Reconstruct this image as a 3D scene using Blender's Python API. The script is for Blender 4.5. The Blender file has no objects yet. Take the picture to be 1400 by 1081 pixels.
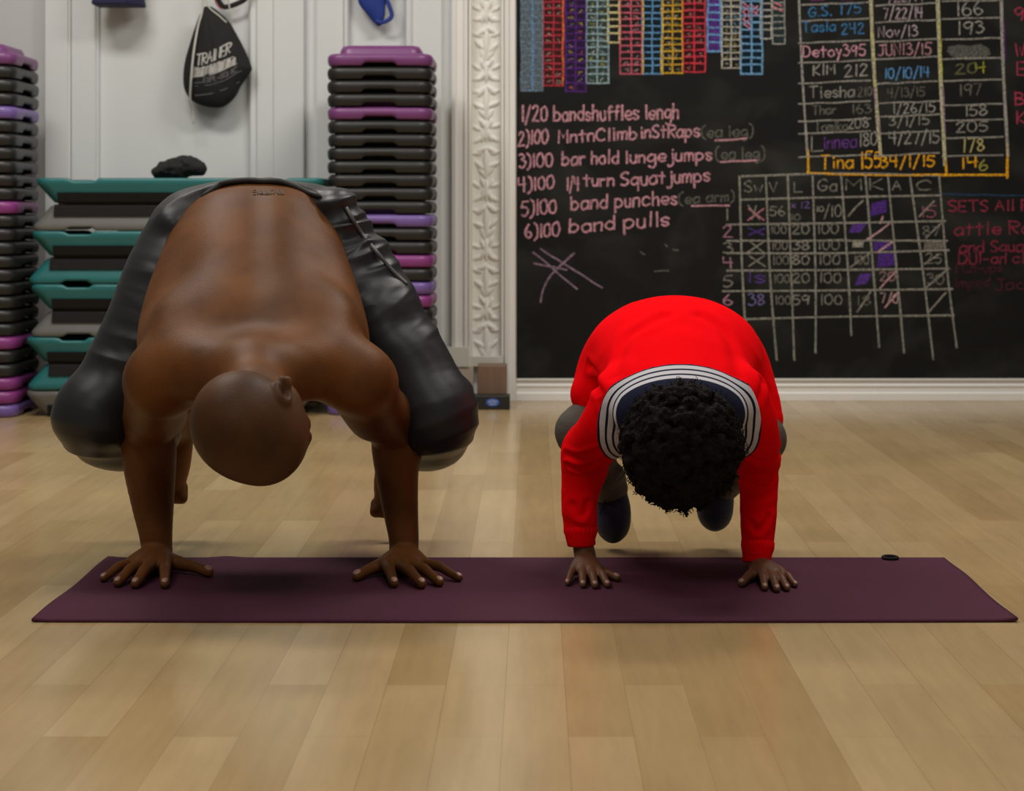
import bpy, bmesh, math, random
import numpy as np
from mathutils import Vector, Matrix
random.seed(7)
C = bpy.context.scene.collection
R = math.radians

# ---------------------------------------------------------------- camera, world, lights, exposure
FPX, CX, CY, CAMH = 2536.0, 730.0, 288.0, 0.751      # focal length and vanishing point in pixels of 1400x1081
cam = bpy.data.cameras.new('camera')
cam.sensor_width = 36.0
cam.sensor_fit = 'HORIZONTAL'
cam.lens = 36.0 * FPX / 1400.0
cam.shift_x = -(CX - 700.0) / 1400.0
cam.shift_y = -(540.5 - CY) / 1400.0
cam.clip_start = 0.05
cam.dof.use_dof = True
cam.dof.focus_distance = 3.65
cam.dof.aperture_fstop = 7.0
cam_o = bpy.data.objects.new('camera', cam)
C.objects.link(cam_o)
cam_o.location = (0, 0, CAMH)
cam_o.rotation_euler = (R(90), 0, 0)
bpy.context.scene.camera = cam_o

sc = bpy.context.scene
sc.view_settings.view_transform = 'Standard'
sc.view_settings.look = 'None'
sc.view_settings.exposure = 0.0
sc.view_settings.gamma = 1.0
sc.view_settings.use_curve_mapping = False

world = bpy.data.worlds.new('world')
sc.world = world
world.use_nodes = True
bg = world.node_tree.nodes['Background']
bg.inputs[0].default_value = (1.0, 0.96, 0.92, 1)
bg.inputs[1].default_value = 0.13

def area(name, loc, size, size_y, energy, col, rot=(0, 0, 0)):
    l = bpy.data.lights.new(name, 'AREA')
    l.shape = 'RECTANGLE'
    l.size, l.size_y, l.energy, l.color = size, size_y, energy, col
    o = bpy.data.objects.new(name, l)
    o.location, o.rotation_euler = loc, rot
    C.objects.link(o)
    return o
WARM = (1.0, 0.965, 0.905)
area('ceiling_lamp', (-1.7, 5.3, 3.22), 1.3, 0.5, 54, WARM)
area('ceiling_lamp', (0.9, 5.3, 3.22), 1.3, 0.5, 54, WARM)
area('ceiling_lamp', (-1.7, 3.0, 3.22), 1.3, 0.5, 24, WARM)
area('ceiling_lamp', (0.9, 3.0, 3.22), 1.3, 0.5, 24, WARM)
area('ceiling_lamp', (-0.4, 0.6, 3.22), 1.3, 0.5, 34, WARM)

# ---------------------------------------------------------------- helpers
def P(px, py, Y):
    """a point of the place measured in the photograph, at distance Y from the camera"""
    return np.array([(px - CX) / FPX * Y, Y, CAMH - (py - CY) / FPX * Y])

def tag(o, label=None, cat=None, group=None, kind=None):
    if label: o['label'] = label
    if cat: o['category'] = cat
    if group: o['group'] = group
    if kind: o['kind'] = kind
    return o

def empty(name, loc=(0, 0, 0)):
    o = bpy.data.objects.new(name, None)
    o.location = loc
    o.empty_display_size = 0.1
    C.objects.link(o)
    return o

def link(name, me, mat=None, parent=None, smooth=True):
    """vertices are in world space; the parent keeps its own place"""
    if mat is not None:
        me.materials.append(mat)
    if smooth:
        me.polygons.foreach_set('use_smooth', np.ones(len(me.polygons), bool))
    o = bpy.data.objects.new(name, me)
    C.objects.link(o)
    if parent is not None:
        o.parent = parent
        o.matrix_parent_inverse = parent_world(parent).inverted()
    return o

def parent_world(o):
    m = o.matrix_basis.copy()
    return parent_world(o.parent) @ o.matrix_parent_inverse @ m if o.parent else m

def mesh_from(verts, faces, name='mesh'):
    me = bpy.data.meshes.new(name)
    me.from_pydata([tuple(map(float, v)) for v in verts], [], faces)
    me.update()
    return me

class MB:
    """collects simple shapes for ONE mesh object"""
    def __init__(s): s.v, s.f = [], []
    def add(s, v, f):
        n = len(s.v)
        s.v += [tuple(map(float, p)) for p in v]
        s.f += [tuple(i + n for i in q) for q in f]
    def box(s, x0, x1, y0, y1, z0, z1):
        s.add([(x0, y0, z0), (x1, y0, z0), (x1, y1, z0), (x0, y1, z0), (x0, y0, z1), (x1, y0, z1), (x1, y1, z1), (x0, y1, z1)],
              [(3, 2, 1, 0), (4, 5, 6, 7), (0, 1, 5, 4), (1, 2, 6, 5), (2, 3, 7, 6), (3, 0, 4, 7)])
    def loft(s, rings, cap0=True, cap1=True, closed=True):
        n = len(rings[0]); v = [p for r in rings for p in r]; f = []
        for i in range(len(rings) - 1):
            for j in range(n if closed else n - 1):
                k = (j + 1) % n
                f.append((i * n + j, i * n + k, (i + 1) * n + k, (i + 1) * n + j))
        if cap0: f.append(tuple(range(n - 1, -1, -1)))
        if cap1: f.append(tuple((len(rings) - 1) * n + j for j in range(n)))
        s.add(v, f)
    def tube(s, pts, r, n=8, flat=1.0, up=(0, -1, 0)):
        pts = [Vector(p) for p in pts]
        rr = r if isinstance(r, (list, tuple)) else [r] * len(pts)
        rings = []
        for i, p in enumerate(pts):
            d = (pts[min(i + 1, len(pts) - 1)] - pts[max(i - 1, 0)]).normalized()
            a = d.cross(Vector(up))
            if a.length < 1e-4: a = d.cross(Vector((1, 0, 0.01)))
            a.normalize(); b = d.cross(a)
            rings.append([p + (a * math.cos(t) + b * math.sin(t) * flat) * rr[i] for t in [2 * math.pi * k / n for k in range(n)]])
        s.loft(rings)
    def build(s, name, mat, parent=None, smooth=True, bevel=0):
        o = link(name, mesh_from(s.v, s.f, name), mat, parent, smooth)
        if bevel:
            m = o.modifiers.new('bevel', 'BEVEL'); m.width = bevel; m.segments = 3; m.limit_method = 'ANGLE'; m.angle_limit = R(40)
            o.modifiers.new('wn', 'WEIGHTED_NORMAL')
        return o

def catmull(pts, n=6):
    pts = [np.asarray(p, float) for p in pts]
    if len(pts) < 3: return pts
    q = [2 * pts[0] - pts[1]] + pts + [2 * pts[-1] - pts[-2]]
    out = []
    for i in range(1, len(q) - 2):
        for k in range(n):
            t = k / n
            out.append(0.5 * ((2 * q[i]) + (q[i + 1] - q[i - 1]) * t + (2 * q[i - 1] - 5 * q[i] + 4 * q[i + 1] - q[i + 2]) * t * t
                              + (3 * q[i] - q[i - 1] - 3 * q[i + 1] + q[i + 2]) * t ** 3))
    out.append(pts[-1])
    return out

# ---------------------------------------------------------------- materials
def lin(r, g, b):
    f = lambda c: (c / 255 / 12.92) if c / 255 <= 0.04045 else ((c / 255 + 0.055) / 1.055) ** 2.4
    return (f(r), f(g), f(b), 1)

def mat(name, col, rough=0.5, var=0.12, scale=8.0, bump=0.0, bscale=60.0, spec=0.5, sheen=0.0, stretch=None, coat=0.0, contrast=False):
    m = bpy.data.materials.new(name)
    m.use_nodes = True
    nt = m.node_tree; N = nt.nodes; L = nt.links
    b = N['Principled BSDF']
    b.inputs['Roughness'].default_value = rough
    b.inputs['Specular IOR Level'].default_value = spec
    b.inputs['Sheen Weight'].default_value = sheen
    b.inputs['Coat Weight'].default_value = coat
    tc = N.new('ShaderNodeTexCoord')
    mp = N.new('ShaderNodeMapping')
    if stretch: mp.inputs['Scale'].default_value = stretch
    L.new(tc.outputs['Object'], mp.inputs['Vector'])
    no = N.new('ShaderNodeTexNoise')
    no.inputs['Scale'].default_value = scale
    no.inputs['Detail'].default_value = 5
    L.new(mp.outputs[0], no.inputs['Vector'])
    mx = N.new('ShaderNodeMix'); mx.data_type = 'RGBA'
    c = col[:3]
    mx.inputs[6].default_value = (*[x * (1 - var) for x in c], 1)
    mx.inputs[7].default_value = (*[min(1, x * (1 + var)) for x in c], 1)
    if contrast:
        cr = N.new('ShaderNodeMapRange'); cr.inputs[1].default_value = .36; cr.inputs[2].default_value = .64
        L.new(no.outputs[0], cr.inputs[0]); L.new(cr.outputs[0], mx.inputs[0])
    else:
        L.new(no.outputs[0], mx.inputs[0])
    L.new(mx.outputs[2], b.inputs['Base Color'])
    if bump:
        n2 = N.new('ShaderNodeTexNoise'); n2.inputs['Scale'].default_value = bscale; n2.inputs['Detail'].default_value = 4
        L.new(mp.outputs[0], n2.inputs['Vector'])
        bp = N.new('ShaderNodeBump'); bp.inputs['Strength'].default_value = bump; bp.inputs['Distance'].default_value = 0.01
        L.new(n2.outputs[0], bp.inputs['Height']); L.new(bp.outputs[0], b.inputs['Normal'])
    return m

M = {}
M['wall'] = mat('white_wall_paint', (0.70, 0.72, 0.72), 0.55, 0.04, 1.5)
M['wall_shade'] = mat('shade_toned_wall', (0.55, 0.555, 0.555), 0.6, 0.05, 1.5)  # shadow at the wall's left end, put into a greyer colour
M['plaster'] = mat('cream_plaster', (0.80, 0.79, 0.745), 0.55, 0.05, 12)
M['trim'] = mat('white_trim_paint', (0.82, 0.81, 0.78), 0.4, 0.03, 3)
M['ceiling'] = mat('ceiling_paint', (0.7, 0.69, 0.66), 0.8, 0.03, 2)
M['marble'] = mat('pale_marble', (0.70, 0.68, 0.61), 0.3, 0.15, 14)
M['rosestone'] = mat('rose_stone', (0.54, 0.45, 0.38), 0.4, 0.12, 20)
M['brown'] = mat('brown_wood_block', (0.21, 0.125, 0.08), 0.5, 0.3, 8, stretch=(6, 6, 1))
M['black_plastic'] = mat('black_plastic', (0.014, 0.014, 0.0138), 0.42, 0.15, 20)
M['purple_plastic'] = mat('plum_plastic', (0.17, 0.045, 0.17), 0.38, 0.15, 10)
M['magenta_plastic'] = mat('magenta_plastic', (0.24, 0.04, 0.21), 0.38, 0.15, 10)
M['violet_plastic'] = mat('violet_plastic', (0.17, 0.10, 0.34), 0.38, 0.15, 10)
M['teal'] = mat('teal_plastic', (0.017, 0.145, 0.15), 0.4, 0.12, 6)
M['grey_plastic'] = mat('grey_plastic', (0.14, 0.14, 0.135), 0.45, 0.1, 6)
M['rubber'] = mat('black_rubber_tread', (0.010, 0.0088, 0.0082), 0.8, 0.2, 40, bump=0.3, bscale=400, spec=0.25)
M['black_cloth'] = mat('black_cloth', (0.009, 0.009, 0.009), 0.85, 0.2, 15, bump=0.3, bscale=120)
M['cord'] = mat('white_cord', (0.55, 0.54, 0.50), 0.8, 0.1, 80)
M['print'] = mat('white_print', (0.48, 0.47, 0.45), 0.8, 0.35, 160)
M['print_grey'] = mat('grey_print', (0.14, 0.14, 0.14), 0.8, 0.4, 160)
M['blue_cloth'] = mat('royal_blue_cloth', (0.008, 0.035, 0.24), 0.7, 0.15, 15, bump=0.2, bscale=200)
M['navy_cloth'] = mat('navy_cloth', (0.010, 0.010, 0.055), 0.7, 0.15, 15)
M['mat'] = mat('purple_yoga_mat', (0.068, 0.0165, 0.036), 0.85, 0.10, 5, bump=0.15, bscale=300, spec=0.2)
M['skin'] = mat('brown_skin', (0.122, 0.0455, 0.0125), 0.5, 0.24, 9, bump=0.08, bscale=260, spec=0.13, contrast=True)
M['skin_child'] = mat('child_brown_skin', (0.125, 0.052, 0.024), 0.5, 0.1, 16, spec=0.3)
M['nail'] = mat('fingernail', (0.36, 0.20, 0.14), 0.35, 0.05, 30)
M['pants'] = mat('slate_nylon', (0.016, 0.0178, 0.0205), 0.42, 0.12, 9, bump=0.06, bscale=500, spec=0.35)
M['pants_dark'] = mat('black_waistband', (0.010, 0.009, 0.009), 0.6, 0.15, 30)
M['piping'] = mat('grey_piping', (0.10, 0.10, 0.10), 0.4, 0.1, 30)
M['sweater'] = mat('red_fleece', (0.93, 0.0022, 0.006), 0.95, 0.04, 9, bump=0.10, bscale=240, spec=0.02)
M['child_pants'] = mat('grey_corduroy', (0.072, 0.064, 0.052), 0.8, 0.15, 14, bump=0.2, bscale=90)
M['shoe'] = mat('navy_canvas', (0.006, 0.011, 0.045), 0.6, 0.15, 40, bump=0.2, bscale=300)
M['sole'] = mat('grey_sole', (0.20, 0.18, 0.16), 0.6, 0.1, 20)
M['hair'] = mat('black_curly_hair', (0.0048, 0.0034, 0.0026), 0.85, 0.3, 60, bump=0.5, bscale=150, spec=0.12)
M['eye'] = mat('eye', (0.5, 0.48, 0.45), 0.2, 0.05, 30)
M['hook'] = mat('dark_metal', (0.05, 0.05, 0.05), 0.35, 0.1, 30)
M['emblem'] = mat('blue_emblem', (0.03, 0.10, 0.42), 0.4, 0.15, 60)
M['emblem_light'] = mat('pale_emblem', (0.35, 0.42, 0.6), 0.4, 0.1, 60)

def wood_floor():
    m = bpy.data.materials.new('maple_planks'); m.use_nodes = True
    nt = m.node_tree; N = nt.nodes; L = nt.links; b = N['Principled BSDF']
    tc = N.new('ShaderNodeTexCoord')
    mp = N.new('ShaderNodeMapping'); mp.inputs['Rotation'].default_value = (0, 0, R(90)); mp.inputs['Location'].default_value = (0.31, 0.045, 0)
    L.new(tc.outputs['Object'], mp.inputs['Vector'])
    def brick(bias, w, rh):
        br = N.new('ShaderNodeTexBrick')
        br.offset = 0.37; br.offset_frequency = 2; br.squash = 1.0
        br.inputs['Color1'].default_value = (0, 0, 0, 1); br.inputs['Color2'].default_value = (1, 1, 1, 1); br.inputs['Mortar'].default_value = (0.25, 0.25, 0.25, 1)
        br.inputs['Scale'].default_value = 1.0; br.inputs['Mortar Size'].default_value = 0.0007; br.inputs['Mortar Smooth'].default_value = 0.3
        br.inputs['Bias'].default_value = bias; br.inputs['Brick Width'].default_value = w; br.inputs['Row Height'].default_value = rh
        L.new(mp.outputs[0], br.inputs['Vector'])
        return br
    br = brick(0.0, 0.78, 0.094)
    ramp = N.new('ShaderNodeValToRGB')
    e = ramp.color_ramp.elements
    e[0].position = 0.0; e[0].color = (0.405, 0.276, 0.126, 1)
    e[1].position = 1.0; e[1].color = (0.510, 0.370, 0.192, 1)
    k = ramp.color_ramp.elements.new(0.5); k.color = (0.457, 0.322, 0.157, 1)
    L.new(br.outputs['Color'], ramp.inputs[0])
    mg = N.new('ShaderNodeMapping'); mg.inputs['Scale'].default_value = (14, 1.2, 1)
    L.new(tc.outputs['Object'], mg.inputs['Vector'])
    gn = N.new('ShaderNodeTexNoise'); gn.inputs['Scale'].default_value = 3.0; gn.inputs['Detail'].default_value = 7; gn.inputs['Roughness'].default_value = 0.65
    L.new(mg.outputs[0], gn.inputs['Vector'])
    gr = N.new('ShaderNodeMapRange'); gr.inputs[1].default_value = 0.3; gr.inputs[2].default_value = 0.75; gr.inputs[3].default_value = 0.90; gr.inputs[4].default_value = 1.07
    L.new(gn.outputs[0], gr.inputs[0])
    pn = N.new('ShaderNodeTexNoise'); pn.inputs['Scale'].default_value = 2.3; pn.inputs['Detail'].default_value = 4
    L.new(tc.outputs['Object'], pn.inputs['Vector'])
    pr = N.new('ShaderNodeMapRange'); pr.inputs[1].default_value = 0.3; pr.inputs[2].default_value = 0.7; pr.inputs[3].default_value = 0.93; pr.inputs[4].default_value = 1.05
    L.new(pn.outputs[0], pr.inputs[0])
    mu = N.new('ShaderNodeMath'); mu.operation = 'MULTIPLY'; L.new(gr.outputs[0], mu.inputs[0]); L.new(pr.outputs[0], mu.inputs[1])
    mj = N.new('ShaderNodeMapRange'); mj.inputs[3].default_value = 1.0; mj.inputs[4].default_value = 0.82
    L.new(br.outputs['Fac'], mj.inputs[0])
    mu2 = N.new('ShaderNodeMath'); mu2.operation = 'MULTIPLY'; L.new(mu.outputs[0], mu2.inputs[0]); L.new(mj.outputs[0], mu2.inputs[1])
    vm = N.new('ShaderNodeVectorMath'); vm.operation = 'SCALE'
    L.new(ramp.outputs[0], vm.inputs[0]); L.new(mu2.outputs[0], vm.inputs['Scale'])
    L.new(vm.outputs[0], b.inputs['Base Color'])
    b.inputs['Roughness'].default_value = 0.30
    b.inputs['Specular IOR Level'].default_value = 0.5
    rr = N.new('ShaderNodeMapRange'); rr.inputs[3].default_value = 0.15; rr.inputs[4].default_value = 0.25
    L.new(pn.outputs[0], rr.inputs[0]); L.new(rr.outputs[0], b.inputs['Roughness'])
    return m
M['floor'] = wood_floor()

def chalk(col, cover=0.6):
    """dusty chalk: the stroke's colour broken by fine grain through which the board shows"""
    key = 'chalk_%d_%d_%d_%d' % (*[int(c) for c in col], int(cover * 100))
    if key in M: return M[key]
    m = bpy.data.materials.new('chalk'); m.use_nodes = True
    nt = m.node_tree; N = nt.nodes; L = nt.links; b = N['Principled BSDF']
    b.inputs['Roughness'].default_value = 0.95; b.inputs['Specular IOR Level'].default_value = 0.1
    tc = N.new('ShaderNodeTexCoord')
    no = N.new('ShaderNodeTexNoise'); no.inputs['Scale'].default_value = 130; no.inputs['Detail'].default_value = 3
    L.new(tc.outputs['Object'], no.inputs['Vector'])
    mr = N.new('ShaderNodeMapRange'); mr.inputs[1].default_value = 0.35; mr.inputs[2].default_value = 0.62
    mr.inputs[3].default_value = cover * 0.40; mr.inputs[4].default_value = min(1, cover * 1.25)
    L.new(no.outputs[0], mr.inputs[0])
    mx = N.new('ShaderNodeMix'); mx.data_type = 'RGBA'
    mx.inputs[6].default_value = (0.0055, 0.0055, 0.005, 1)
    c = lin(*col); mx.inputs[7].default_value = (min(1, c[0] * 1.75), min(1, c[1] * 1.75), min(1, c[2] * 1.75), 1)
    L.new(mr.outputs[0], mx.inputs[0]); L.new(mx.outputs[2], b.inputs['Base Color'])
    M[key] = m
    return m

def board_mat():
    m = bpy.data.materials.new('dusty_chalkboard'); m.use_nodes = True
    nt = m.node_tree; N = nt.nodes; L = nt.links; b = N['Principled BSDF']
    b.inputs['Roughness'].default_value = 0.7; b.inputs['Specular IOR Level'].default_value = 0.25
    tc = N.new('ShaderNodeTexCoord')
    mp = N.new('ShaderNodeMapping'); mp.inputs['Scale'].default_value = (2.2, 1, 3.4)
    L.new(tc.outputs['Object'], mp.inputs['Vector'])
    no = N.new('ShaderNodeTexNoise'); no.inputs['Scale'].default_value = 1.5; no.inputs['Detail'].default_value = 6; no.inputs['Distortion'].default_value = 0.6
    L.new(mp.outputs[0], no.inputs['Vector'])
    mr = N.new('ShaderNodeValToRGB')
    e = mr.color_ramp.elements
    e[0].position = 0.48; e[0].color = (0.0048, 0.0048, 0.0045, 1)
    e[1].position = 0.80; e[1].color = (0.026, 0.027, 0.023, 1)
    L.new(no.outputs[0], mr.inputs[0]); L.new(mr.outputs[0], b.inputs['Base Color'])
    return m
M['board'] = board_mat()
# ---------------------------------------------------------------- the setting
WY = 7.35                                   # the back wall's plane
def wx(px, Y=WY): return (px - CX) / FPX * Y
def wz(py, Y=WY): return CAMH - (py - CY) / FPX * Y

b = MB(); b.box(-4.5, 4.5, -2.5, WY + 0.1, -0.06, 0.0)
tag(b.build('floor', M['floor'], smooth=False), 'pale maple plank floor', kind='structure')
b = MB(); b.box(-4.5, 4.5, WY, WY + 0.12, 0, 3.3)
tag(b.build('wall_back', M['wall'], smooth=False), 'white back wall', kind='structure')
b = MB(); b.box(-4.5, 4.5, -2.5, WY + 0.12, 3.3, 3.38)
tag(b.build('ceiling', M['ceiling'], smooth=False), kind='structure')
b = MB(); b.box(-4.5, wx(66), WY - 0.004, WY - 0.0002, 0, 3.3)
tag(b.build('wall_left', M['wall_shade'], smooth=False), 'stretch of wall with shade painted in as grey behind the left riser stack', kind='structure')

tn = 0
def trim(px0, px1, prof, mat_, py1=None, py0=None, label=None):
    """a vertical moulding between two photo columns; prof = [(share of width, how far it stands out)]"""
    global tn
    tn += 1
    x0, x1 = wx(px0), wx(px1)
    z1 = 3.3 if py1 is None else wz(py1); z0 = 0.0 if py0 is None else wz(py0)
    pts = [(x0 + (x1 - x0) * s, WY - 0.0004 - d) for s, d in prof]
    pts = [(x0, WY - 0.0003)] + pts + [(x1, WY - 0.0003)]
    m = MB(); m.loft([[(x, y, z0) for x, y in pts], [(x, y, z1) for x, y in pts]])
    return tag(m.build('trim_%d' % tn, mat_, smooth=False, bevel=0.002), label, kind='structure')
flat = lambda d: [(0.0, d), (1.0, d)]
trim(66, 100, [(0, .050), (.9, .050), (.93, .040), (1, .040)], M['wall'], label='left edge of the white panelled wall')
trim(101, 137, [(0, .040), (.88, .040), (.92, .028), (1, .020)], M['wall'])
trim(340, 376, [(0, .012), (.12, .030), (.30, .026), (.38, .036), (.9, .036), (1, .030)], M['wall'])
trim(376, 417, [(0, .040), (.93, .040), (1, .034)], M['wall'])
trim(433, 470, [(0, .018), (.1, .024), (1, .024)], M['wall'])
trim(470, 479, [(0, .024), (.3, .036), (.7, .036), (1, .012)], M['wall'])
trim(553, 565, [(0, .012), (.3, .036), (.7, .036), (1, .024)], M['wall'])
trim(565, 604, flat(.024), M['wall'])
trim(618, 640, [(0, .040), (.25, .046), (.35, .038), (.7, .038), (.8, .048), (1, .048)], M['trim'], py0=473)
trim(640, 646, [(0, .030), (.3, .040), (.8, .040), (1, .02)], M['plaster'], py0=486)
trim(684, 690, [(0, .02), (.3, .040), (.8, .040), (1, .030)], M['plaster'], py0=486)
trim(690, 706, [(0, .046), (.35, .050), (.45, .040), (.9, .040), (1, .030)], M['trim'], label='white frame at the left of the chalkboard')
# plinths under the mouldings
trim(612, 642, flat(.056), M['marble'], py1=473, py0=500)
trim(614, 648, flat(.050), M['rosestone'], py1=500)
trim(641, 689, [(0, .040), (.5, .046), (1, .040)], M['marble'], py1=486, py0=500)

# carved plaster strip: one relief mesh
def carved_strip():
    x0, x1, z0, z1 = wx(646), wx(684), wz(486), 3.3
    nx, nz = 34, 760
    u = np.linspace(-1, 1, nx)[None, :]; z = np.linspace(z0, z1, nz)[:, None]
    per = 0.235; rr = random.Random(4)
    h = np.zeros((nz, nx))
    for k in range(int((z1 - z0) / per) + 2):
        zc = z0 + k * per
        for s in (-1, 1):
            for j, (du, dz, ang, a, l) in enumerate([(.25, .02, 60, .16, .55), (.5, .05, 35, .15, .5), (.62, .10, 10, .14, .4), (.35, .11, -40, .16, .5),
                                                      (.55, .155, -20, .15, .45), (.22, .17, -65, .14, .5), (.7, .20, 25, .13, .4), (.3, .215, 70, .12, .4)]):
                ang += rr.uniform(-14, 14); dz += rr.uniform(-.006, .006)
                ca, sa = math.cos(R(ang)), math.sin(R(ang))
                U = (u - s * du); V = (z - zc - dz) / 0.055
                p = s * U * ca + V * sa; q = -s * U * sa + V * ca
                d = (p / l) ** 2 + (q / a) ** 2
                leaf = np.clip(1 - d, 0, None) ** .5 * (1 - 0.35 * np.exp(-(q / (a * .22)) ** 2))
                h = np.maximum(h, leaf * (0.75 + 0.25 * (j % 2)))
        V = (z - zc - .06) / 0.055
        h = np.maximum(h, np.clip(1 - (u / .24) ** 2 - V ** 2 / 1.2, 0, None) ** .5)
        V = (z - zc - .185) / 0.045
        h = np.maximum(h, .9 * np.clip(1 - (u / .18) ** 2 - V ** 2, 0, None) ** .5)
    rng = np.random.default_rng(3)
    h = h * 0.013 + 0.004
    x = (x0 + x1) / 2 + u * (x1 - x0) / 2
    v = np.stack([np.broadcast_to(x, h.shape), WY - 0.001 - h, np.broadcast_to(z, h.shape)], -1).reshape(-1, 3)
    f = [(i * nx + j, i * nx + j + 1, (i + 1) * nx + j + 1, (i + 1) * nx + j) for i in range(nz - 1) for j in range(nx - 1)]
    m = MB(); m.add(v, f)
    m.box(x0, x1, WY - 0.004, WY - 0.0003, z0, z1)
    return m.build('trim_carved', M['plaster'])
o = carved_strip(); o.name = 'trim_%d' % (tn + 1); tn += 1
tag(o, 'carved leaf relief strip beside the chalkboard', kind='structure')

# baseboard under the chalkboard
def prof_x(name, x0, x1, pts, mat_):
    m = MB(); m.loft([[(x0, WY - 0.0003, pts[0][1])] + [(x0, WY - d, z) for d, z in pts] + [(x0, WY - 0.0003, pts[-1][1])],
                      [(x1, WY - 0.0003, pts[0][1])] + [(x1, WY - d, z) for d, z in pts] + [(x1, WY - 0.0003, pts[-1][1])]])
    return tag(m.build(name, mat_, smooth=False, bevel=0.0015), kind='structure')
prof_x('baseboard_back', wx(706), 4.5, [(.025, 0), (.025, .030), (.018, .034), (.018, .052), (.022, .056), (.022, .062), (.014, .068), (.014, .078), (.024, .081), (.024, .088)], M['trim'])
prof_x('baseboard_left', -4.5, wx(612), [(.020, 0), (.020, .07), (.010, .085)], M['trim'])
# ---------------------------------------------------------------- step risers and step platforms
def rrect(w, d, r, z, ns=14, nc=6, zf=None):
    """rounded rectangle ring, centred on the origin, counter-clockwise from the front left"""
    pts = []
    hw, hd = w / 2, d / 2
    side = [((-hw + r, -hd), (hw - r, -hd), -90), ((hw, -hd + r), (hw, hd - r), 0), ((hw - r, hd), (-hw + r, hd), 90), ((-hw, hd - r), (-hw, -hd + r), 180)]
    for (a, b_, ang) in side:
        for i in range(ns):
            t = i / ns
            pts.append((a[0] + (b_[0] - a[0]) * t, a[1] + (b_[1] - a[1]) * t))
        cx_, cy_ = b_[0], b_[1]
        n = (math.cos(R(ang)), math.sin(R(ang)))
        ox, oy = cx_ - n[0] * r, cy_ - n[1] * r
        for i in range(nc):
            t = R(ang + 90 * i / nc)
            pts.append((ox + r * math.cos(t), oy + r * math.sin(t)))
    return [(x, y, z + (zf(x, y) if zf else 0)) for x, y in pts]

def riser_mesh():
    W = 0.389
    def notch(x, y):
        s = 0
        if abs(abs(y) - W / 2) < .03: s = max(s, min(1, max(0, (.066 - abs(x)) / .012)))
        if abs(abs(x) - W / 2) < .03: s = max(s, min(1, max(0, (.066 - abs(y)) / .012)))
        return s * 0.012
    m = MB()
    ri = [rrect(W - .034, W - .034, .040, 0.004, ns=30, zf=notch), rrect(W - .016, W - .016, .046, 0.001, ns=30, zf=notch), rrect(W - .006, W - .006, .05, 0.006, ns=30, zf=notch),
          rrect(W, W, .054, 0.020, ns=30), rrect(W, W, .054, 0.032, ns=30), rrect(W - .008, W - .008, .052, 0.041, ns=30), rrect(W - .026, W - .026, .045, 0.0462, ns=30),
          rrect(W - .088, W - .088, .04, 0.0480, ns=30), rrect(W - .096, W - .096, .04, 0.054, ns=30), rrect(W - .108, W - .108, .038, 0.074, ns=30), rrect(W - .124, W - .124, .034, 0.0795, ns=30)]
    m.loft(ri, cap0=False, cap1=True)
    inn = [rrect(W - .034, W - .034, .040, 0.004, ns=30, zf=notch), rrect(W - .05, W - .05, .04, 0.030, ns=30), rrect(W - .084, W - .084, .04, 0.0455, ns=30), rrect(W - .088, W - .088, .04, 0.06, ns=30), rrect(W - .104, W - .104, .036, 0.0765, ns=30)]
    m.loft([list(reversed(r)) for r in inn], cap0=False, cap1=True)
    return mesh_from(m.v, m.f, 'riser')

RP = 0.0493
riser_me = {}
base_me = riser_mesh()
base_me.polygons.foreach_set('use_smooth', np.ones(len(base_me.polygons), bool))
for k in ('black', 'purple', 'magenta', 'violet'):
    me = base_me.copy(); me.materials.append(M[k + '_plastic']); riser_me[k] = me
ORD = ['topmost', 'second', 'third', 'fourth', 'fifth', 'sixth', 'seventh', 'eighth', 'ninth', 'tenth', 'eleventh', 'twelfth', 'thirteenth', 'fourteenth',
       'fifteenth', 'sixteenth', 'seventeenth', 'eighteenth', 'nineteenth', 'twentieth', 'twenty-first', 'twenty-second', 'twenty-third', 'twenty-fourth',
       'twenty-fifth', 'twenty-sixth', 'bottom']
WORD = {'black': 'black', 'purple': 'plum purple', 'magenta': 'magenta', 'violet': 'violet'}
def riser_stack(x, y, n, cols, where, group):
    for i in range(n):
        k = cols.get(i, 'black')
        o = bpy.data.objects.new('step_riser', riser_me[k])
        C.objects.link(o)
        o.location = (x + random.uniform(-.0015, .0015), y + random.uniform(-.002, .002), (n - 1 - i) * RP)
        o.rotation_euler.z = R(random.uniform(-.35, .35))
        pos = 'topmost' if i == 0 else ('bottom one' if i == n - 1 else ORD[i] + ' from the top')
        tag(o, '%s square step riser, %s of the stack %s' % (WORD[k], pos, where), 'step riser', group)
riser_stack((446 - CX) / FPX * 6.8 + .1945, 6.8 + .1945, 27, {0: 'purple', 4: 'purple', 12: 'violet', 15: 'magenta', 17: 'violet', 18: 'magenta', 26: 'violet'},
            'near the carved strip', 'stacked step risers near the carved strip')
riser_stack((11 - CX) / FPX * 6.72 - .1945 + .02, 6.72 + .1945, 27, {0: 'purple', 4: 'violet', 11: 'magenta', 21: 'magenta', 24: 'magenta', 25: 'magenta', 26: 'violet'},
            "at the photo's left edge", 'stacked step risers at the left edge')

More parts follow.
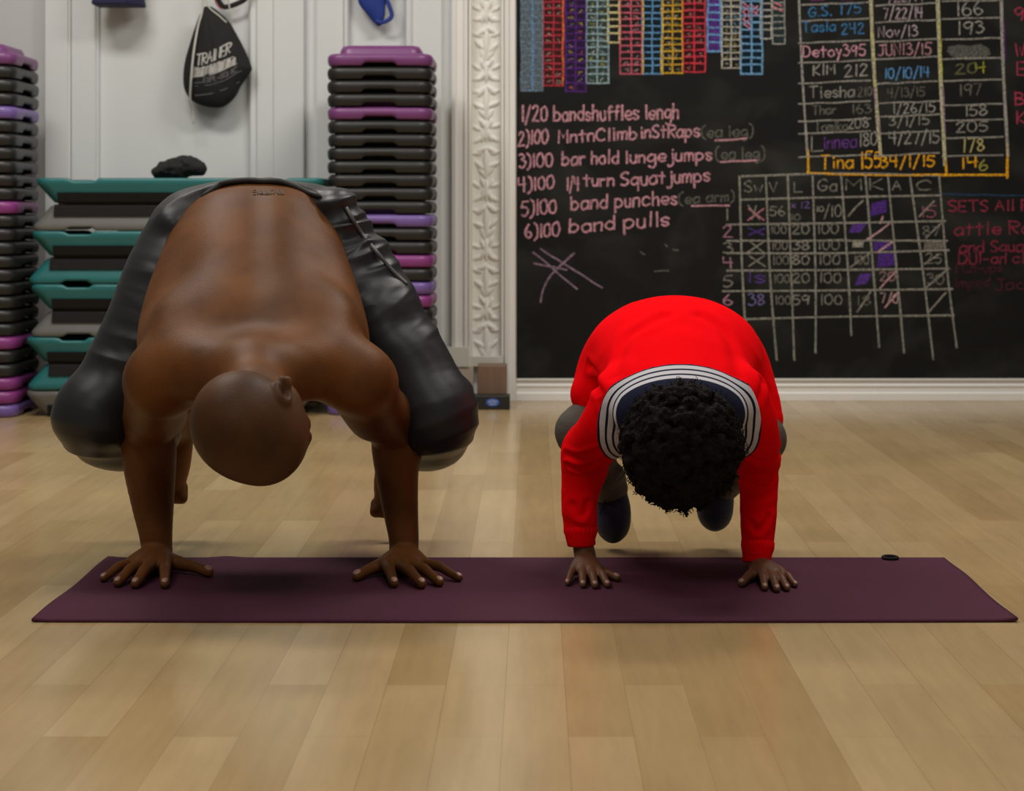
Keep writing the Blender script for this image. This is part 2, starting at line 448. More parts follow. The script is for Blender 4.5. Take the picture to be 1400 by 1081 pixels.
def step_meshes():
    Lx, D, H = 1.046, 0.395, 0.0966
    def notch(x, y):
        if abs(abs(y) - D / 2) > .04: return 0
        return 0.011 * min(1, max(0, (.056 - abs(abs(x) - .345)) / .012))
    m = MB()
    q = lambda w, d, r, z, zf=None: rrect(w, d, r, z, ns=60, zf=zf)
    rings = [q(Lx - .03, D - .03, .03, .004, notch), q(Lx - .008, D - .008, .04, .001, notch), q(Lx, D, .045, .008, notch), q(Lx, D, .045, .020), q(Lx - .014, D - .006, .05, .030),
             q(Lx - .10, D - .030, .05, .080), q(Lx - .118, D - .034, .05, .090), q(Lx - .14, D - .05, .045, H - .004)]
    m.loft(rings, cap0=False, cap1=True)
    m.loft([list(reversed(r)) for r in [q(Lx - .03, D - .03, .03, .004, notch), q(Lx - .05, D - .05, .03, .02), q(Lx - .14, D - .08, .04, H - .02)]], cap0=False, cap1=True)
    body = mesh_from(m.v, m.f, 'step_body')
    t = MB()
    # rubber tread folded over the top and part of the long sides
    y0, y1 = D / 2 - .006, D / 2 - .014
    hx = Lx / 2 - .082
    pr = [(-y0 - .004, H - .043), (-y1 - .004, H - .010), (-y1 + .006, H), (y1 - .006, H), (y1 + .004, H - .010), (y0 + .004, H - .043), (y0 - .012, H - .043), (y1 - .018, H - .008), (-y1 + .018, H - .008), (-y0 + .012, H - .043)]
    t.loft([[(-hx, y, z) for y, z in pr], [(hx, y, z) for y, z in pr]])
    return body, mesh_from(t.v, t.f, 'step_tread')
sb, st_ = step_meshes()
sb.polygons.foreach_set('use_smooth', np.ones(len(sb.polygons), bool))
step_me = {}
for k, mm in (('teal', 'teal'), ('grey', 'grey_plastic')):
    me = sb.copy(); me.materials.append(M[mm]); step_me[k] = me
st_.materials.append(M['rubber'])
SH = 0.0968
# top to bottom: colour, upside down?, photo column of its left end
STEPS = [('teal', 1, 47), ('grey', 0, 42), ('teal', 1, 41), ('teal', 0, 36), ('teal', 1, 39), ('grey', 0, 39), ('teal', 1, 33), ('teal', 0, 35), ('grey', 1, 33)]
ST_Y = 6.75 + .1975
n = len(STEPS)
for i, (k, inv, pxl) in enumerate(STEPS):
    root = empty('step_platform')
    x = (pxl - CX) / FPX * 6.75 + 1.046 / 2
    z = (n - 1 - i) * SH
    root.location = (x, ST_Y + random.uniform(-.004, .004), z + (SH if inv else 0))
    root.rotation_euler = (R(180) if inv else 0, 0, 0)
    for nm, me in (('platform_body', step_me[k]), ('rubber_tread', st_)):
        c = bpy.data.objects.new(nm, me); C.objects.link(c); c.parent = root
        if nm == 'rubber_tread': c['label'] = 'black rubber tread'
    pos = 'topmost' if i == 0 else ('bottom one' if i == n - 1 else ORD[i] + ' from the top')
    tag(root, '%s long step platform, %s of the stack behind the shirtless person' % (k, pos), 'step platform', 'step platforms stacked by the wall')

# ---------------------------------------------------------------- yoga mat
def mat_mesh():
    x0, x1 = (43 - CX) / FPX * 3.384, (1392 - CX) / FPX * 3.384
    y0, y1 = 3.384, 3.994
    nx, ny = 160, 40
    v, f = [], []
    def top(i, j):
        s, t = i / nx, j / ny
        x = x0 + (x1 - x0) * s; y = y0 + (y1 - y0) * t + 0.006 * math.sin(s * 3.1) * (1 - t) * -1
        e = min(s, 1 - s) * (x1 - x0)
        curl = 0.004 * math.exp(-(e / .02) ** 2) * (0.5 + 0.5 * math.sin(9 * t + (0 if s < .5 else 2)))
        bump = 0.003 * math.exp(-((s - .142) / .015) ** 2 - ((t - 1) / .1) ** 2)
        return x, y, curl + bump
    for lay, dz in ((0, 0.0002), (1, 0.0050)):
        for j in range(ny + 1):
            for i in range(nx + 1):
                x, y, c = top(i, j); v.append((x, y, c + dz))
    n1 = (nx + 1) * (ny + 1); a = lambda i, j: j * (nx + 1) + i
    for j in range(ny):
        for i in range(nx):
            f.append((a(i, j) + n1, a(i + 1, j) + n1, a(i + 1, j + 1) + n1, a(i, j + 1) + n1))
            f.append((a(i, j), a(i, j + 1), a(i + 1, j + 1), a(i + 1, j)))
    for i in range(nx):
        f.append((a(i, 0), a(i + 1, 0), a(i + 1, 0) + n1, a(i, 0) + n1)); f.append((a(i + 1, ny), a(i, ny), a(i, ny) + n1, a(i + 1, ny) + n1))
    for j in range(ny):
        f.append((a(0, j + 1), a(0, j), a(0, j) + n1, a(0, j + 1) + n1)); f.append((a(nx, j), a(nx, j + 1), a(nx, j + 1) + n1, a(nx, j) + n1))
    return mesh_from(v, f, 'yoga_mat')
MT = 0.0052
tag(link('yoga_mat', mat_mesh(), M['mat']), 'long dark purple yoga mat lying across the maple floor', 'yoga mat')
m = MB()
c0 = P(1217, 766.5, 3.975); c0[2] = MT + .0035
pts = [(c0[0] + .0155 * math.cos(t), c0[1] + .017 * math.sin(t), c0[2]) for t in np.linspace(0, 2 * math.pi, 33)]
m.tube(pts, .0032, 8, up=(0, 0, 1))
tag(m.build('hair_tie', M['rubber']), 'small dark ring on the back edge of the purple mat', 'ring')

# ---------------------------------------------------------------- low things by the wall
bx = empty('box'); bx.location = P(668, 560, 7.0)
x0, x1 = (640 - CX) / FPX * 7.0, (697 - CX) / FPX * 7.0
m = MB(); m.box(x0, x1, 7.0, 7.09, 0.0005, .053); m.build('case', M['black_plastic'], bx, bevel=.004)
def disc(cx_, cz_, rx, rz, y, dep, name, mt, par):
    m = MB(); n_ = 32
    ring = lambda s, yy: [(cx_ + rx * s * math.cos(2 * math.pi * k / n_), yy, cz_ + rz * s * math.sin(2 * math.pi * k / n_)) for k in range(n_)]
    m.loft([ring(1, y), ring(1, y - dep * .6), ring(.9, y - dep)]); return m.build(name, mt, par, smooth=False)
e = disc((673.5 - CX) / FPX * 7, .0275, .0255, .0150, 7.0, .0012, 'emblem', M['emblem'], bx)
e['label'] = 'blue oval emblem'
m = MB()
for (dx, dz, w, h_) in [(-.012, .003, .006, .0022), (.011, .004, .007, .002), (0, -.004, .0018, .007), (-.008, -.006, .005, .002), (.010, -.005, .005, .002), (0, .008, .008, .0015)]:
    cx_ = (673.5 - CX) / FPX * 7 + dx; m.box(cx_ - w, cx_ + w, 6.9978, 6.9989, .0275 + dz - h_, .0275 + dz + h_)
m.build('emblem_mark', M['emblem_light'], e, smooth=False)
tag(bx, 'small black box with a blue oval emblem on the floor below the brown block', 'box')
m = MB(); Yb = 7.11; m.box((652.5 - CX) / FPX * Yb, (692.5 - CX) / FPX * Yb, Yb, Yb + .13, 0.0005, CAMH - (500 - CY) / FPX * Yb)
tag(m.build('wood_block', M['brown'], bevel=.003, smooth=False), 'upright brown wooden block standing against the carved strip', 'block')

# the lumpy black bundle on top of the step platforms is modelled with the people's tools further down
# ---------------------------------------------------------------- chalk handwriting: a stroke font
G = {}
def _g(ch, w, s): G[ch] = (w, [(p[0] == '~', [tuple(float(c) for c in q.split(',')) for q in p.lstrip('~').split()]) for p in s.split(';')])
for ch, w, s in [
 ('a', 5, '~5,5 3,6 1,5 0,3 1,0 3,0 5,2;5,6 5,0'), ('b', 5, '0,10 0,0;~0,4 2,6 4,5 5,3 4,1 2,0 0,1'), ('c', 5, '~5,5 3,6 1,5 0,3 1,1 3,0 5,1'),
 ('d', 5, '5,10 5,0;~5,4 3,6 1,5 0,3 1,1 3,0 5,2'), ('e', 5, '~0,3 5,3 5,5 3,6 1,5 0,3 1,1 3,0 5,1'), ('f', 4, '~4,9 3,10 2,8 2,0;0,6 4,6'),
 ('g', 5, '~5,5 3,6 1,5 0,3 1,1 3,1 5,3;~5,6 5,-2 3,-4 1,-3'), ('h', 4, '0,10 0,0;~0,4 2,6 4,5 4,0'), ('i', 1.5, '1,6 1,0;1,8 1,9'),
 ('j', 3, '~3,6 3,-2 1,-4 0,-3;3,8 3,9'), ('k', 4, '0,10 0,0;4,6 0,3 4,0'), ('l', 1.5, '1,10 1,0'), ('m', 6, '0,6 0,0;~0,4 1.5,6 3,5 3,0;~3,4 4.5,6 6,5 6,0'),
 ('n', 4, '0,6 0,0;~0,4 2,6 4,5 4,0'), ('o', 5, '~3,6 1,5 0,3 1,1 3,0 5,1 5,4 4,6 3,6'), ('p', 5, '0,6 0,-4;~0,4 2,6 4,5 5,3 4,1 2,0 0,1'),
 ('q', 5, '~5,5 3,6 1,5 0,3 1,1 3,1 5,3;5,6 5,-4'), ('r', 3.5, '0,6 0,0;~0,4 2,6 3.5,5.5'), ('s', 4, '~4,5 2,6 0,5 1,3.5 3,2.5 4,1 2,0 0,1'), ('t', 4, '2,9 2,0;0,6 4,6'),
 ('u', 4, '~0,6 0,2 1,0 3,0 4,2;4,6 4,0'), ('v', 4, '0,6 2,0 4,6'), ('w', 6, '0,6 1.5,0 3,5 4.5,0 6,6'), ('y', 4, '0,6 2,2;4,6 1,-4'), ('x', 4, '0,6 4,0;4,6 0,0'), ('z', 4, '0,6 4,6 0,0 4,0'),
 ('A', 6, '0,0 3,10 6,0;1,4 5,4'), ('B', 5, '0,0 0,10;~0,10 4,9 4,6 0,5;~0,5 5,4 5,1 0,0'), ('C', 6, '~6,8 4,10 1,8 0,5 1,1 4,0 6,1'), ('D', 6, '0,0 0,10;~0,10 4,9 6,5 4,1 0,0'),
 ('E', 5, '5,10 0,10 0,0 5,0;0,5 4,5'), ('F', 5, '5,10 0,10 0,0;0,5 4,5'), ('G', 6, '~6,8 4,10 1,8 0,5 1,1 4,0 6,2 6,4;6,4 3,4'), ('H', 5, '0,10 0,0;5,10 5,0;0,5 5,5'),
 ('I', 1.5, '1,10 1,0'), ('J', 5, '1,10 6,10;~4,10 4,2 2,0 0,1'), ('K', 5, '0,10 0,0;5,10 0,4 5,0'), ('L', 5, '0,10 0,0 5,0'), ('M', 6, '0,0 0,10 3,4 6,10 6,0'), ('N', 5, '0,0 0,10 5,0 5,10'),
 ('O', 6, '~3,10 0,7 0,3 3,0 6,3 6,7 3,10'), ('P', 5, '0,0 0,10;~0,10 5,9 5,6 0,5'), ('R', 5, '0,0 0,10;~0,10 5,9 5,6 0,5;1,5 5,0'), ('S', 5, '~5,9 3,10 0,8 1,6 4,4 5,2 3,0 0,1'),
 ('T', 6, '0,10 6,10;3,10 3,0'), ('U', 5, '~0,10 0,2 2,0 4,0 5,2 5,10'), ('V', 5, '0,10 2.5,0 5,10'), ('W', 7, '0,10 2,0 3.5,7 5,0 7,10'), ('X', 5, '0,10 5,0;5,10 0,0'),
 ('0', 5, '~3,10 0,8 0,2 2,0 4,1 5,5 4,9 3,10'), ('1', 1.5, '1,10 1,0'), ('2', 5, '~0,8 2,10 4,9 4,7 0,0;0,0 5,0'), ('3', 4.5, '~0,9 2,10 4,8 2,6;~2,6 5,4 4,1 2,0 0,1'),
 ('4', 5, '0,10 0,5 5,5;4,10 4,0'), ('5', 5, '5,10 1,10 0,6;~0,6 3,6 5,4 4,1 2,0 0,1'), ('6', 5, '~3,10 0,5 1,1 3,0 5,2 4,4 2,5 0,3'), ('7', 5, '0,10 5,10 2,0'),
 ('8', 5, '~4,9 2,10 0,8 2,6 5,3 4,1 2,0 0,2 2,5 4,7 4,9'), ('9', 5, '~5,8 3,10 0,8 1,5 3,5 5,8;5,9 4,0'), ('/', 4, '0,-2 4,11'), ('(', 2.5, '~2.5,11 0,8 0,1 2.5,-2'), (')', 2.5, '~0,11 2.5,8 2.5,1 0,-2'),
 ('.', 1.5, '0.6,0 1,0.8'), (',', 1.5, '1,1 0,-2'), ('-', 4, '0,4 4,4'), ("'", 1, '0.5,10 0.5,8')]:
    _g(ch, w, s)

CHW = 0.80                                    # chalk is thin
def ribbon(m, pts, w, place):
    """a chalk stroke: low ridge along the 2D points; place(x, y, lift) puts it on its surface"""
    pts = [np.array(p, float) for p in pts]
    n = len(pts)
    if place is on_board: w = w * CHW
    if n < 2: return
    v, f = [], []
    for i, p in enumerate(pts):
        d = pts[min(i + 1, n - 1)] - pts[max(i - 1, 0)]
        d = d / (np.hypot(*d) + 1e-9)
        nn = np.array([-d[1], d[0]]) * w / 2 * random.uniform(.82, 1.15)
        e = d * (w * .35) * (-1 if i == 0 else (1 if i == n - 1 else 0))
        v += [place(*(p + nn + e), 0.0002), place(*(p + e), 0.0009), place(*(p - nn + e), 0.0002)]
        if i:
            a = 3 * (i - 1); f += [(a, a + 1, a + 4, a + 3), (a + 1, a + 2, a + 5, a + 4)]
    m.add(v, f)

def strokes(text, jit=0.25, gap=2.0):
    """list of polylines in font units and the total width"""
    x, out = 0.0, []
    for ch in text:
        if ch == ' ': x += 3.6; continue
        if ch not in G: continue
        w, ps = G[ch]
        dy = random.uniform(-.5, .5) * jit * 2; sc_ = 1 + random.uniform(-.08, .08) * jit * 3
        for sm, p in ps:
            q = [np.array([x + a * sc_ + random.uniform(-jit, jit), b_ * sc_ + dy + random.uniform(-jit, jit)]) for a, b_ in p]
            if sm: q = catmull(q, 4)
            out.append(q)
        x += w * sc_ + gap
    return out, max(x - gap, 1e-3)

BY = WY - 0.012                               # the chalkboard's face
def on_board(px, py, lift): return ((px - CX) / FPX * BY, BY - lift, CAMH - (py - CY) / FPX * BY)
board = empty('chalkboard', (wx(706), BY, wz(518)))
tag(board, 'big black chalkboard covered in coloured workout tables and pink handwriting', 'chalkboard')
m = MB(); m.box(wx(706.5), 3.6, BY, WY - 0.0005, wz(517.5), 3.2)
m.build('writing_surface', M['board'], board, smooth=False)

def write(text, x0, y, x1, cap, col, cover=.6, w=3.2, slope=0.0, name='chalk_lettering', jit=.25, y2=None):
    """one line of handwriting between photo columns x0 and x1 on baseline y"""
    st, W = strokes(text, jit)
    s = (x1 - x0) / W; k = cap / 10.0
    if y2 is not None: slope = (y2 - y) / (x1 - x0)
    m = MB()
    for q in st:
        ribbon(m, [(x0 + p[0] * s, y - p[1] * k + slope * p[0] * s) for p in q], w, on_board)
    o = m.build(name, chalk(col, cover), board, smooth=False)
    return o
def lines(segs, col, cover=.6, w=3.0, name='chalk_marking', wob=.7):
    m = MB()
    for sg in segs:
        pts = [np.array(p, float) for p in sg]
        if len(pts) > 2: pts = catmull(pts, 6)
        else:
            n_ = max(2, int(np.hypot(*(pts[1] - pts[0])) / 14)); a, b_ = pts
            pts = [a + (b_ - a) * i / n_ + np.array([random.uniform(-wob, wob), random.uniform(-wob, wob)]) * (0 < i < n_) for i in range(n_ + 1)]
        ribbon(m, pts, w, on_board)
    return m.build(name, chalk(col, cover), board, smooth=False)
def smear(poly, col, cover, name='chalk_smear'):
    m = MB(); cx_ = sum(p[0] for p in poly) / len(poly); cy_ = sum(p[1] for p in poly) / len(poly)
    m.add([on_board(cx_, cy_, .00025)] + [on_board(*p, .00012) for p in poly], [(0, 1 + i, 1 + (i + 1) % len(poly)) for i in range(len(poly))])
    return m.build(name, chalk(col, cover), board, smooth=False)

PINK = (188, 138, 150); WHITE = (170, 168, 160); FAINT = (105, 105, 98)
write('1/20 bandshuffles lengh', 713, 166, 927, 20, PINK, .62, 3.4, y2=162)
write('2)100', 709, 199, 749, 19, PINK, .62, 3.4, y2=195)
write('MntnClimb', 764, 195, 870, 17, PINK, .62, 3.4, y2=190)
write('inStRaps', 876, 189, 956, 17, PINK, .62, 3.4, y2=186)
write('(ea leg)', 960, 188, 1029, 15, FAINT, .5, 2.6, y2=186)
write('3)100', 710, 229, 755, 18, PINK, .62, 3.4, y2=227)
write('bar hold', 769, 226, 845, 18, PINK, .62, 3.4, y2=223)
write('lungejumps', 855, 223, 973, 17, PINK, .62, 3.4, y2=218)
write('(ea leg)', 979, 218, 1045, 16, FAINT, .5, 2.6, y2=217)
write('4)100', 709, 262, 757, 18, PINK, .62, 3.4, y2=257)
write('1/4', 775, 260, 791, 18, PINK, .6, 3.0)
write('turn', 798, 254, 839, 16, PINK, .62, 3.4)
write('Squatjumps', 849, 254, 970, 18, PINK, .62, 3.4, y2=247)
write('5)100', 713, 295, 760, 19, PINK, .62, 3.4, y2=291)
write('band punches', 781, 287, 925, 19, PINK, .62, 3.4, y2=279)
write('(ea arm)', 929, 279, 1003, 14, FAINT, .45, 2.6, y2=274)
write('6)100', 718, 326, 765, 18, PINK, .62, 3.4, y2=322)
write('band pulls', 779, 318, 914, 19, PINK, .62, 3.4, y2=308)
lines([[(978, 192), (1020, 189)], [(985, 221.5), (1036, 219)], [(946, 281.5), (997, 281)]], PINK, .6, 3.2, 'chalk_marking')
lines([[(739, 340), (823, 393)], [(729, 345), (789, 395)], [(785, 346), (755, 374), (743, 395), (739, 413)], [(730, 360), (775, 369)], [(782, 349), (753, 376)]], (150, 125, 145), .5, 3.0, 'chalk_marking')
lines([[(895, 371), (914, 370)], [(920, 341), (927, 342)], [(875, 344), (881, 348)], [(909, 334), (912, 337)]], FAINT, .5, 2.4, 'chalk_marking')

# coloured tally columns hanging from the top of the board
def column(x0, x1, yb, col, cells=True, mid=True, fill=None, pitch=8.6, scr=None, edge=None, w=2.7, cov=.62, xt=None, fillc=.4):
    lean = (0 if xt is None else xt)
    top = -60
    X = lambda x, y: x + lean * (y - yb) / 100.0
    if fill: smear([(X(x0, top), top), (X(x1, top), top), (x1, yb), (x0, yb)], fill, fillc, 'chalk_wash')
    sg = [[(X(x0, top), top), (x0, yb)], [(X(x1, top), top), (x1, yb)], [(x0, yb), (x1, yb)]]
    if mid: sg.append([(X((x0 + x1) / 2, top), top), ((x0 + x1) / 2, yb)])
    y = yb - pitch * 1.3
    while y > top:
        sg.append([(X(x0, y), y), (X(x1, y), y + random.uniform(-1, 1))]); y -= pitch
    lines(sg, col, cov, w, 'chalk_marking')
    if edge: lines([[(X(e_[0], top), top), (e_[0], yb)] for e_ in edge[0]], edge[1], .7, 3.6, 'chalk_marking')
    if scr:
        m = {}
        y = yb - pitch * .6; i = 0
        while y > 0:
            for cx_ in ([x0 + (x1 - x0) * .27, x0 + (x1 - x0) * .73] if mid else [(x0 + x1) / 2]):
                if random.random() < scr[1]:
                    c_ = random.choice(scr[0]); mm = m.setdefault(c_, MB())
                    pts = [(X(cx_, y) + random.uniform(-4, 4), y + random.uniform(-3, 3)) for _ in range(4)]
                    ribbon(mm, pts, 1.9, on_board)
            y -= pitch
        for c_, mm in m.items(): mm.build('chalk_marking', chalk(c_, .55), board, smooth=False)
column(712.5, 742, 124, (100, 122, 140), fill=(92, 104, 112), pitch=9, fillc=.62)
lines([[(728, -60), (728, 122)]], (95, 130, 180), .7, 3.4, 'chalk_marking')
column(743, 770, 117, (170, 52, 68), pitch=9.3, scr=([(150, 130, 120)], .7), edge=([(769.5,)], (200, 105, 50)), fill=(90, 45, 45), fillc=.3)
column(773.5, 801, 125, (78, 42, 112), pitch=9.5, scr=([(110, 100, 110), (150, 90, 80), (150, 140, 50)], .6), fill=(48, 30, 66), w=3.0, fillc=.5)
column(801.5, 832, 113.5, (140, 165, 172), pitch=9.2, scr=([(130, 140, 150), (160, 150, 60), (170, 170, 170)], .95), fill=(60, 78, 74), fillc=.45)
column(831, 847, 58, (190, 182, 130), pitch=9.5, mid=False, w=3.4)
column(848, 878, 101, (190, 90, 108), pitch=9, scr=([(160, 120, 125)], .7))
column(878.5, 905, 101, (95, 140, 185), pitch=9, fill=(20, 44, 58), edge=([(878.5,), (905,)], (205, 175, 60)))
column(906, 933, 100, (206, 158, 48), pitch=9, scr=([(170, 160, 140), (120, 120, 80)], .95))
column(934, 964, 98, (196, 58, 76), pitch=9, scr=([(150, 110, 100)], .7), fill=(70, 26, 30), fillc=.35)
column(967.5, 985, 70, (100, 150, 200), pitch=10, mid=False, fill=(70, 42, 110), w=3.4, fillc=.75)
lines([[(971, y), (984, y + 1)] for y in range(4, 68, 8)], (96, 62, 140), .6, 2.6, 'chalk_marking')
column(987, 1012, 93, (168, 165, 155), pitch=9, scr=([(150, 150, 140), (150, 145, 80), (90, 130, 150)], 1.0), w=2.8)
column(1013, 1042, 101, (105, 150, 190), pitch=9.6, fill=(16, 42, 58), w=3.4)
lines([[(1012 + a, y), (1022 + a, y + 8)] for a, y in ((2, 2), (3, 8), (3, 16), (4, 26), (5, 33), (14, 6), (16, 14))] + [[(1021 + a, y), (1013 + a, y + 8)] for a, y in ((3, 8), (3, 18), (4, 26), (15, 8), (15, 15))], (205, 130, 150), .6, 2.2, 'chalk_marking')
column(1040, 1055, 52.5, (165, 165, 158), pitch=9, mid=False, w=2.8)
column(1056.5, 1073, 60, (140, 142, 140), pitch=9, mid=False, fill=(50, 66, 66), w=2.4)
lines([[(1056, 3), (1069, 8)], [(1057, 9), (1070, 15)]], (205, 110, 130), .7, 2.6, 'chalk_marking')

# the record table
TW = (150, 148, 142)
lines([[(1090, -60), (1096, 85), (1104, 213)]], TW, .6, 3.6, 'chalk_marking')
lines([[(1189, -60), (1194, 80), (1204, 213)]], (165, 160, 130), .72, 6.0, 'chalk_marking')
lines([[(1280, -60), (1285, 80), (1292, 225)]], (165, 162, 132), .72, 6.0, 'chalk_marking')
lines([[(1368, -60), (1371, 80), (1378, 213)]], (150, 148, 142), .66, 5.0, 'chalk_marking')
lines([[(1192, 45), (1196, 120)], [(1284, 30), (1287, 110)]], (176, 178, 70), .6, 4.0, 'chalk_marking')
lines([[(1196, 120), (1202, 180)], [(1288, 120), (1291, 180)]], (160, 130, 160), .5, 4.5, 'chalk_marking')
rowsA = [6.8, 29, 59, 86, 114, 142, 166, 183, 215]; rowsB = [8, 31, 57, 81, 115, 142, 160, 183, 213]; rowsC = [2, 26, 54, 81, 111, 144, 165, 189, 214]
seg = []
for a, b_, c_ in zip(rowsA, rowsB, rowsC):
    seg += [[(1092, a), (1190, a - 4)], [(1197, b_), (1284, b_ - 4)], [(1288, c_), (1371, c_ - 2)]]
lines(seg, TW, .55, 2.6)
YEL = (212, 145, 28)
lines([[(1104.5, 206), (1105, 237)], [(1104, 236.5), (1210, 239), (1378, 239)], [(1377, 196), (1377, 243)], [(1292, 216), (1294, 237)]], YEL, .8, 4.0, 'chalk_marking')
BLU = (58, 118, 165); WH = (150, 148, 142)
for t, x0, y, x1, cap, c_, cv in [
  ('- -', 1110, 3, 1165, 6, (120, 60, 120), .5), ('/22/14', 1215, 3, 1262, 12, (160, 140, 150), .5),
  ('G.S.', 1106, 23, 1137, 13, BLU, .62), ('175', 1149, 20, 1177, 13, BLU, .62), ('7/22/14', 1208, 26, 1261, 15, (165, 150, 155), .62), ('166', 1308, 22, 1343, 19, WH, .6),
  ('Tasia', 1097, 44, 1142, 14, BLU, .62), ('242', 1151, 47, 1181, 14, BLU, .62), ('Nov/13', 1201, 51, 1254, 14, (165, 150, 160), .62), ('193', 1310, 47, 1344, 17, WH, .6),
  ('Detoy395', 1098, 78, 1183, 15, (190, 140, 155), .66), ('JUN13/15', 1201, 76, 1273, 15, (175, 130, 140), .6),
  ('KIM', 1112, 103, 1141, 14, WH, .6), ('212', 1155, 105, 1186, 15, WH, .6), ('10/10/14', 1210, 107, 1270, 14, (85, 140, 190), .64),
  ('20', 1307, 101, 1336, 13, (110, 112, 80), .5), ('4', 1334, 101, 1347, 15, (160, 165, 50), .6),
  ('Tiesha', 1107, 134, 1168, 15, WH, .5), ('210', 1173, 132, 1192, 12, FAINT, .45), ('4/13/15', 1214, 133, 1264, 12, FAINT, .42), ('197', 1312, 131, 1341, 15, FAINT, .55),
  ('Thar', 1111, 157, 1143, 12, FAINT, .5), ('163', 1165, 156, 1190, 13, FAINT, .5), ('1/26/15', 1221, 155, 1278, 14, WH, .55), ('158', 1320, 159, 1349, 14, WH, .55),
  ('Tomika', 1114, 180, 1158, 13, FAINT, .55), ('208', 1160, 176, 1187, 13, WH, .5), ('3/1/15', 1216, 172, 1270, 13, WH, .5), ('205', 1308, 181, 1350, 14, WH, .5),
  ('L', 1110, 207, 1125, 20, WH, .55), ('innea', 1126, 203, 1171, 18, (95, 55, 130), .66), ('180', 1175, 200, 1199, 17, WH, .55), ('4/27/15', 1216, 197, 1284, 16, WH, .58), ('178', 1317, 208, 1345, 17, (180, 170, 110), .66),
  ('Tina', 1122, 231, 1166, 18, YEL, .78), ('155', 1177, 230, 1204, 21, YEL, .8), ('34/1/15', 1204, 229, 1277, 15, YEL, .75), ('14', 1314, 230, 1336, 14, YEL, .75), ('6', 1339, 234, 1350, 15, (150, 150, 70), .6)]:
    write(t, x0, y, x1, cap, c_, cv, 2.4 if c_ is not YEL else 3.0, y2=y - 2)
smear([(1296, 64), (1312, 61), (1325, 63), (1340, 60), (1352, 66), (1354, 74), (1348, 80), (1322, 82), (1304, 79), (1295, 71)], (78, 80, 76), .8)
lines([[(1372, 25), (1375, 80)]], (90, 45, 105), .6, 2.6)
RED = (160, 56, 82)
for t, y, x in [('9', 28, 1388), ('W', 76, 1388), ('E', 103, 1391), ('B', 143, 1388), ('K', 168, 1391)]:
    write(t + 'a', x, y, x + 26, 17, RED, .66, 2.8)
lines([[(1288, 265), (1420, 268)]], (40, 70, 100), .5, 2.6)
for t, x0, y, x1, cap, cv in [('SETS AlI Re', 1297, 289, 1420, 14, .62), ('attle Rope', 1305, 321, 1440, 17, .6), ('and Squats', 1312, 345, 1420, 15, .5), ('DUl-an clim', 1311, 361, 1420, 15, .5),
                              ('1 Ch-ups', 1306, 373, 1370, 12, .35), ('lmpnd', 1305, 393, 1353, 12, .32), ('Jack', 1361, 397, 1412, 15, .42)]:
    write(t, x0, y, x1, cap, (150, 52, 76) if cv > .45 else (100, 46, 60), cv * .85, 2.6, y2=y - 2)

# the lower table
hl = [[(1014, 241), (1149, 237), (1284, 240)], [(1013, 273), (1120, 270), (1287, 267)], [(994, 307), (1140, 305), (1292, 302)], [(994, 329), (1295, 329)], [(994, 346), (1140, 346), (1297, 342)],
      [(994, 370), (1140, 369), (1298, 367)], [(988, 398), (1140, 397), (1302, 395)], [(992, 437), (1140, 433), (1304, 431)], [(993, 439), (1022, 437)]]
vl = [[(1011, 241), (1014, 350), (1020, 468)], [(1047, 241), (1053, 380), (1062, 492)], [(1077, 241), (1082, 380), (1086, 492)], [(1111, 241), (1115, 380), (1115, 482)], [(1150, 239), (1160, 380), (1164, 458)],
      [(1183, 238), (1194, 370), (1202, 474)], [(1214, 240), (1226, 370), (1236, 482)], [(1244, 240), (1263, 380), (1276, 491)], [(1284, 241), (1295, 370), (1308, 475)]]
lines(hl + vl, (138, 136, 128), .58, 3.4)
TG = (128, 126, 118)
for t, x0, y, x1, cap in [('Sw', 1018, 262, 1042, 14), ('V', 1052, 263, 1062, 14), ('L', 1086, 262, 1097, 14), ('Ga', 1118, 261, 1144, 15), ('M', 1157, 260, 1177, 15), ('K', 1190, 259, 1206, 14), ('A', 1220, 259, 1232, 13), ('C', 1253, 260, 1272, 14),
                          ('56', 1053, 295, 1073, 13), ('10', 1116, 289, 1126, 7), ('/10', 1127, 296, 1150, 15)]:
    write(t, x0, y, x1, cap, TG, .55, 2.4)
for i, y in enumerate([319, 341, 361, 386, 416]):
    write('100', 1054 + i * 1.5, y, 1075 + i * 1.5, 11, TG, .42, 2.4)
    write('100', 1118 + i * 1.0, y, 1146 + i * 1.2, 13, TG, .5, 2.6)
    write(['20', '38', '80', '20', '59'][i], 1084, y, 1106, 12, TG, .5 + .1 * (i in (1, 2, 4)), 2.8)
for i, (t, y, c_) in enumerate([('X', 301, (180, 110, 130)), ('x', 321, (80, 56, 130)), ('X', 345, TG), ('X', 364, TG), ('Is', 386, (84, 60, 130)), ('38', 417, (110, 100, 150))]):
    write(t, 1023, y, 1045, 15, c_, .6, 2.6); 
lines([[(1023, 281), (1039, 300)], [(1034, 281), (1028, 300)]], TG, .6, 2.4)
write('x 12', 1082, 284, 1107, 8, (110, 95, 150), .5, 2.0)
write('10', 1081, 301, 1094, 8, TG, .4, 2.0)
m_diag = [[(1160, 295), (1180, 274)], [(1163, 365), (1188, 347)], [(1172, 426), (1190, 399)], [(1270, 426), (1293, 400)], [(1266, 393), (1293, 370)], [(1266, 325), (1288, 304)], [(1257, 296), (1277, 275)], [(1264, 361), (1284, 347)]]
lines(m_diag, (140, 136, 128), .58, 3.0)
for p in ([(1160, 318), (1166, 306), (1186, 304), (1176, 318)], [(1168, 390), (1176, 374), (1192, 374), (1184, 388)]): smear(p, (74, 48, 118), .8)
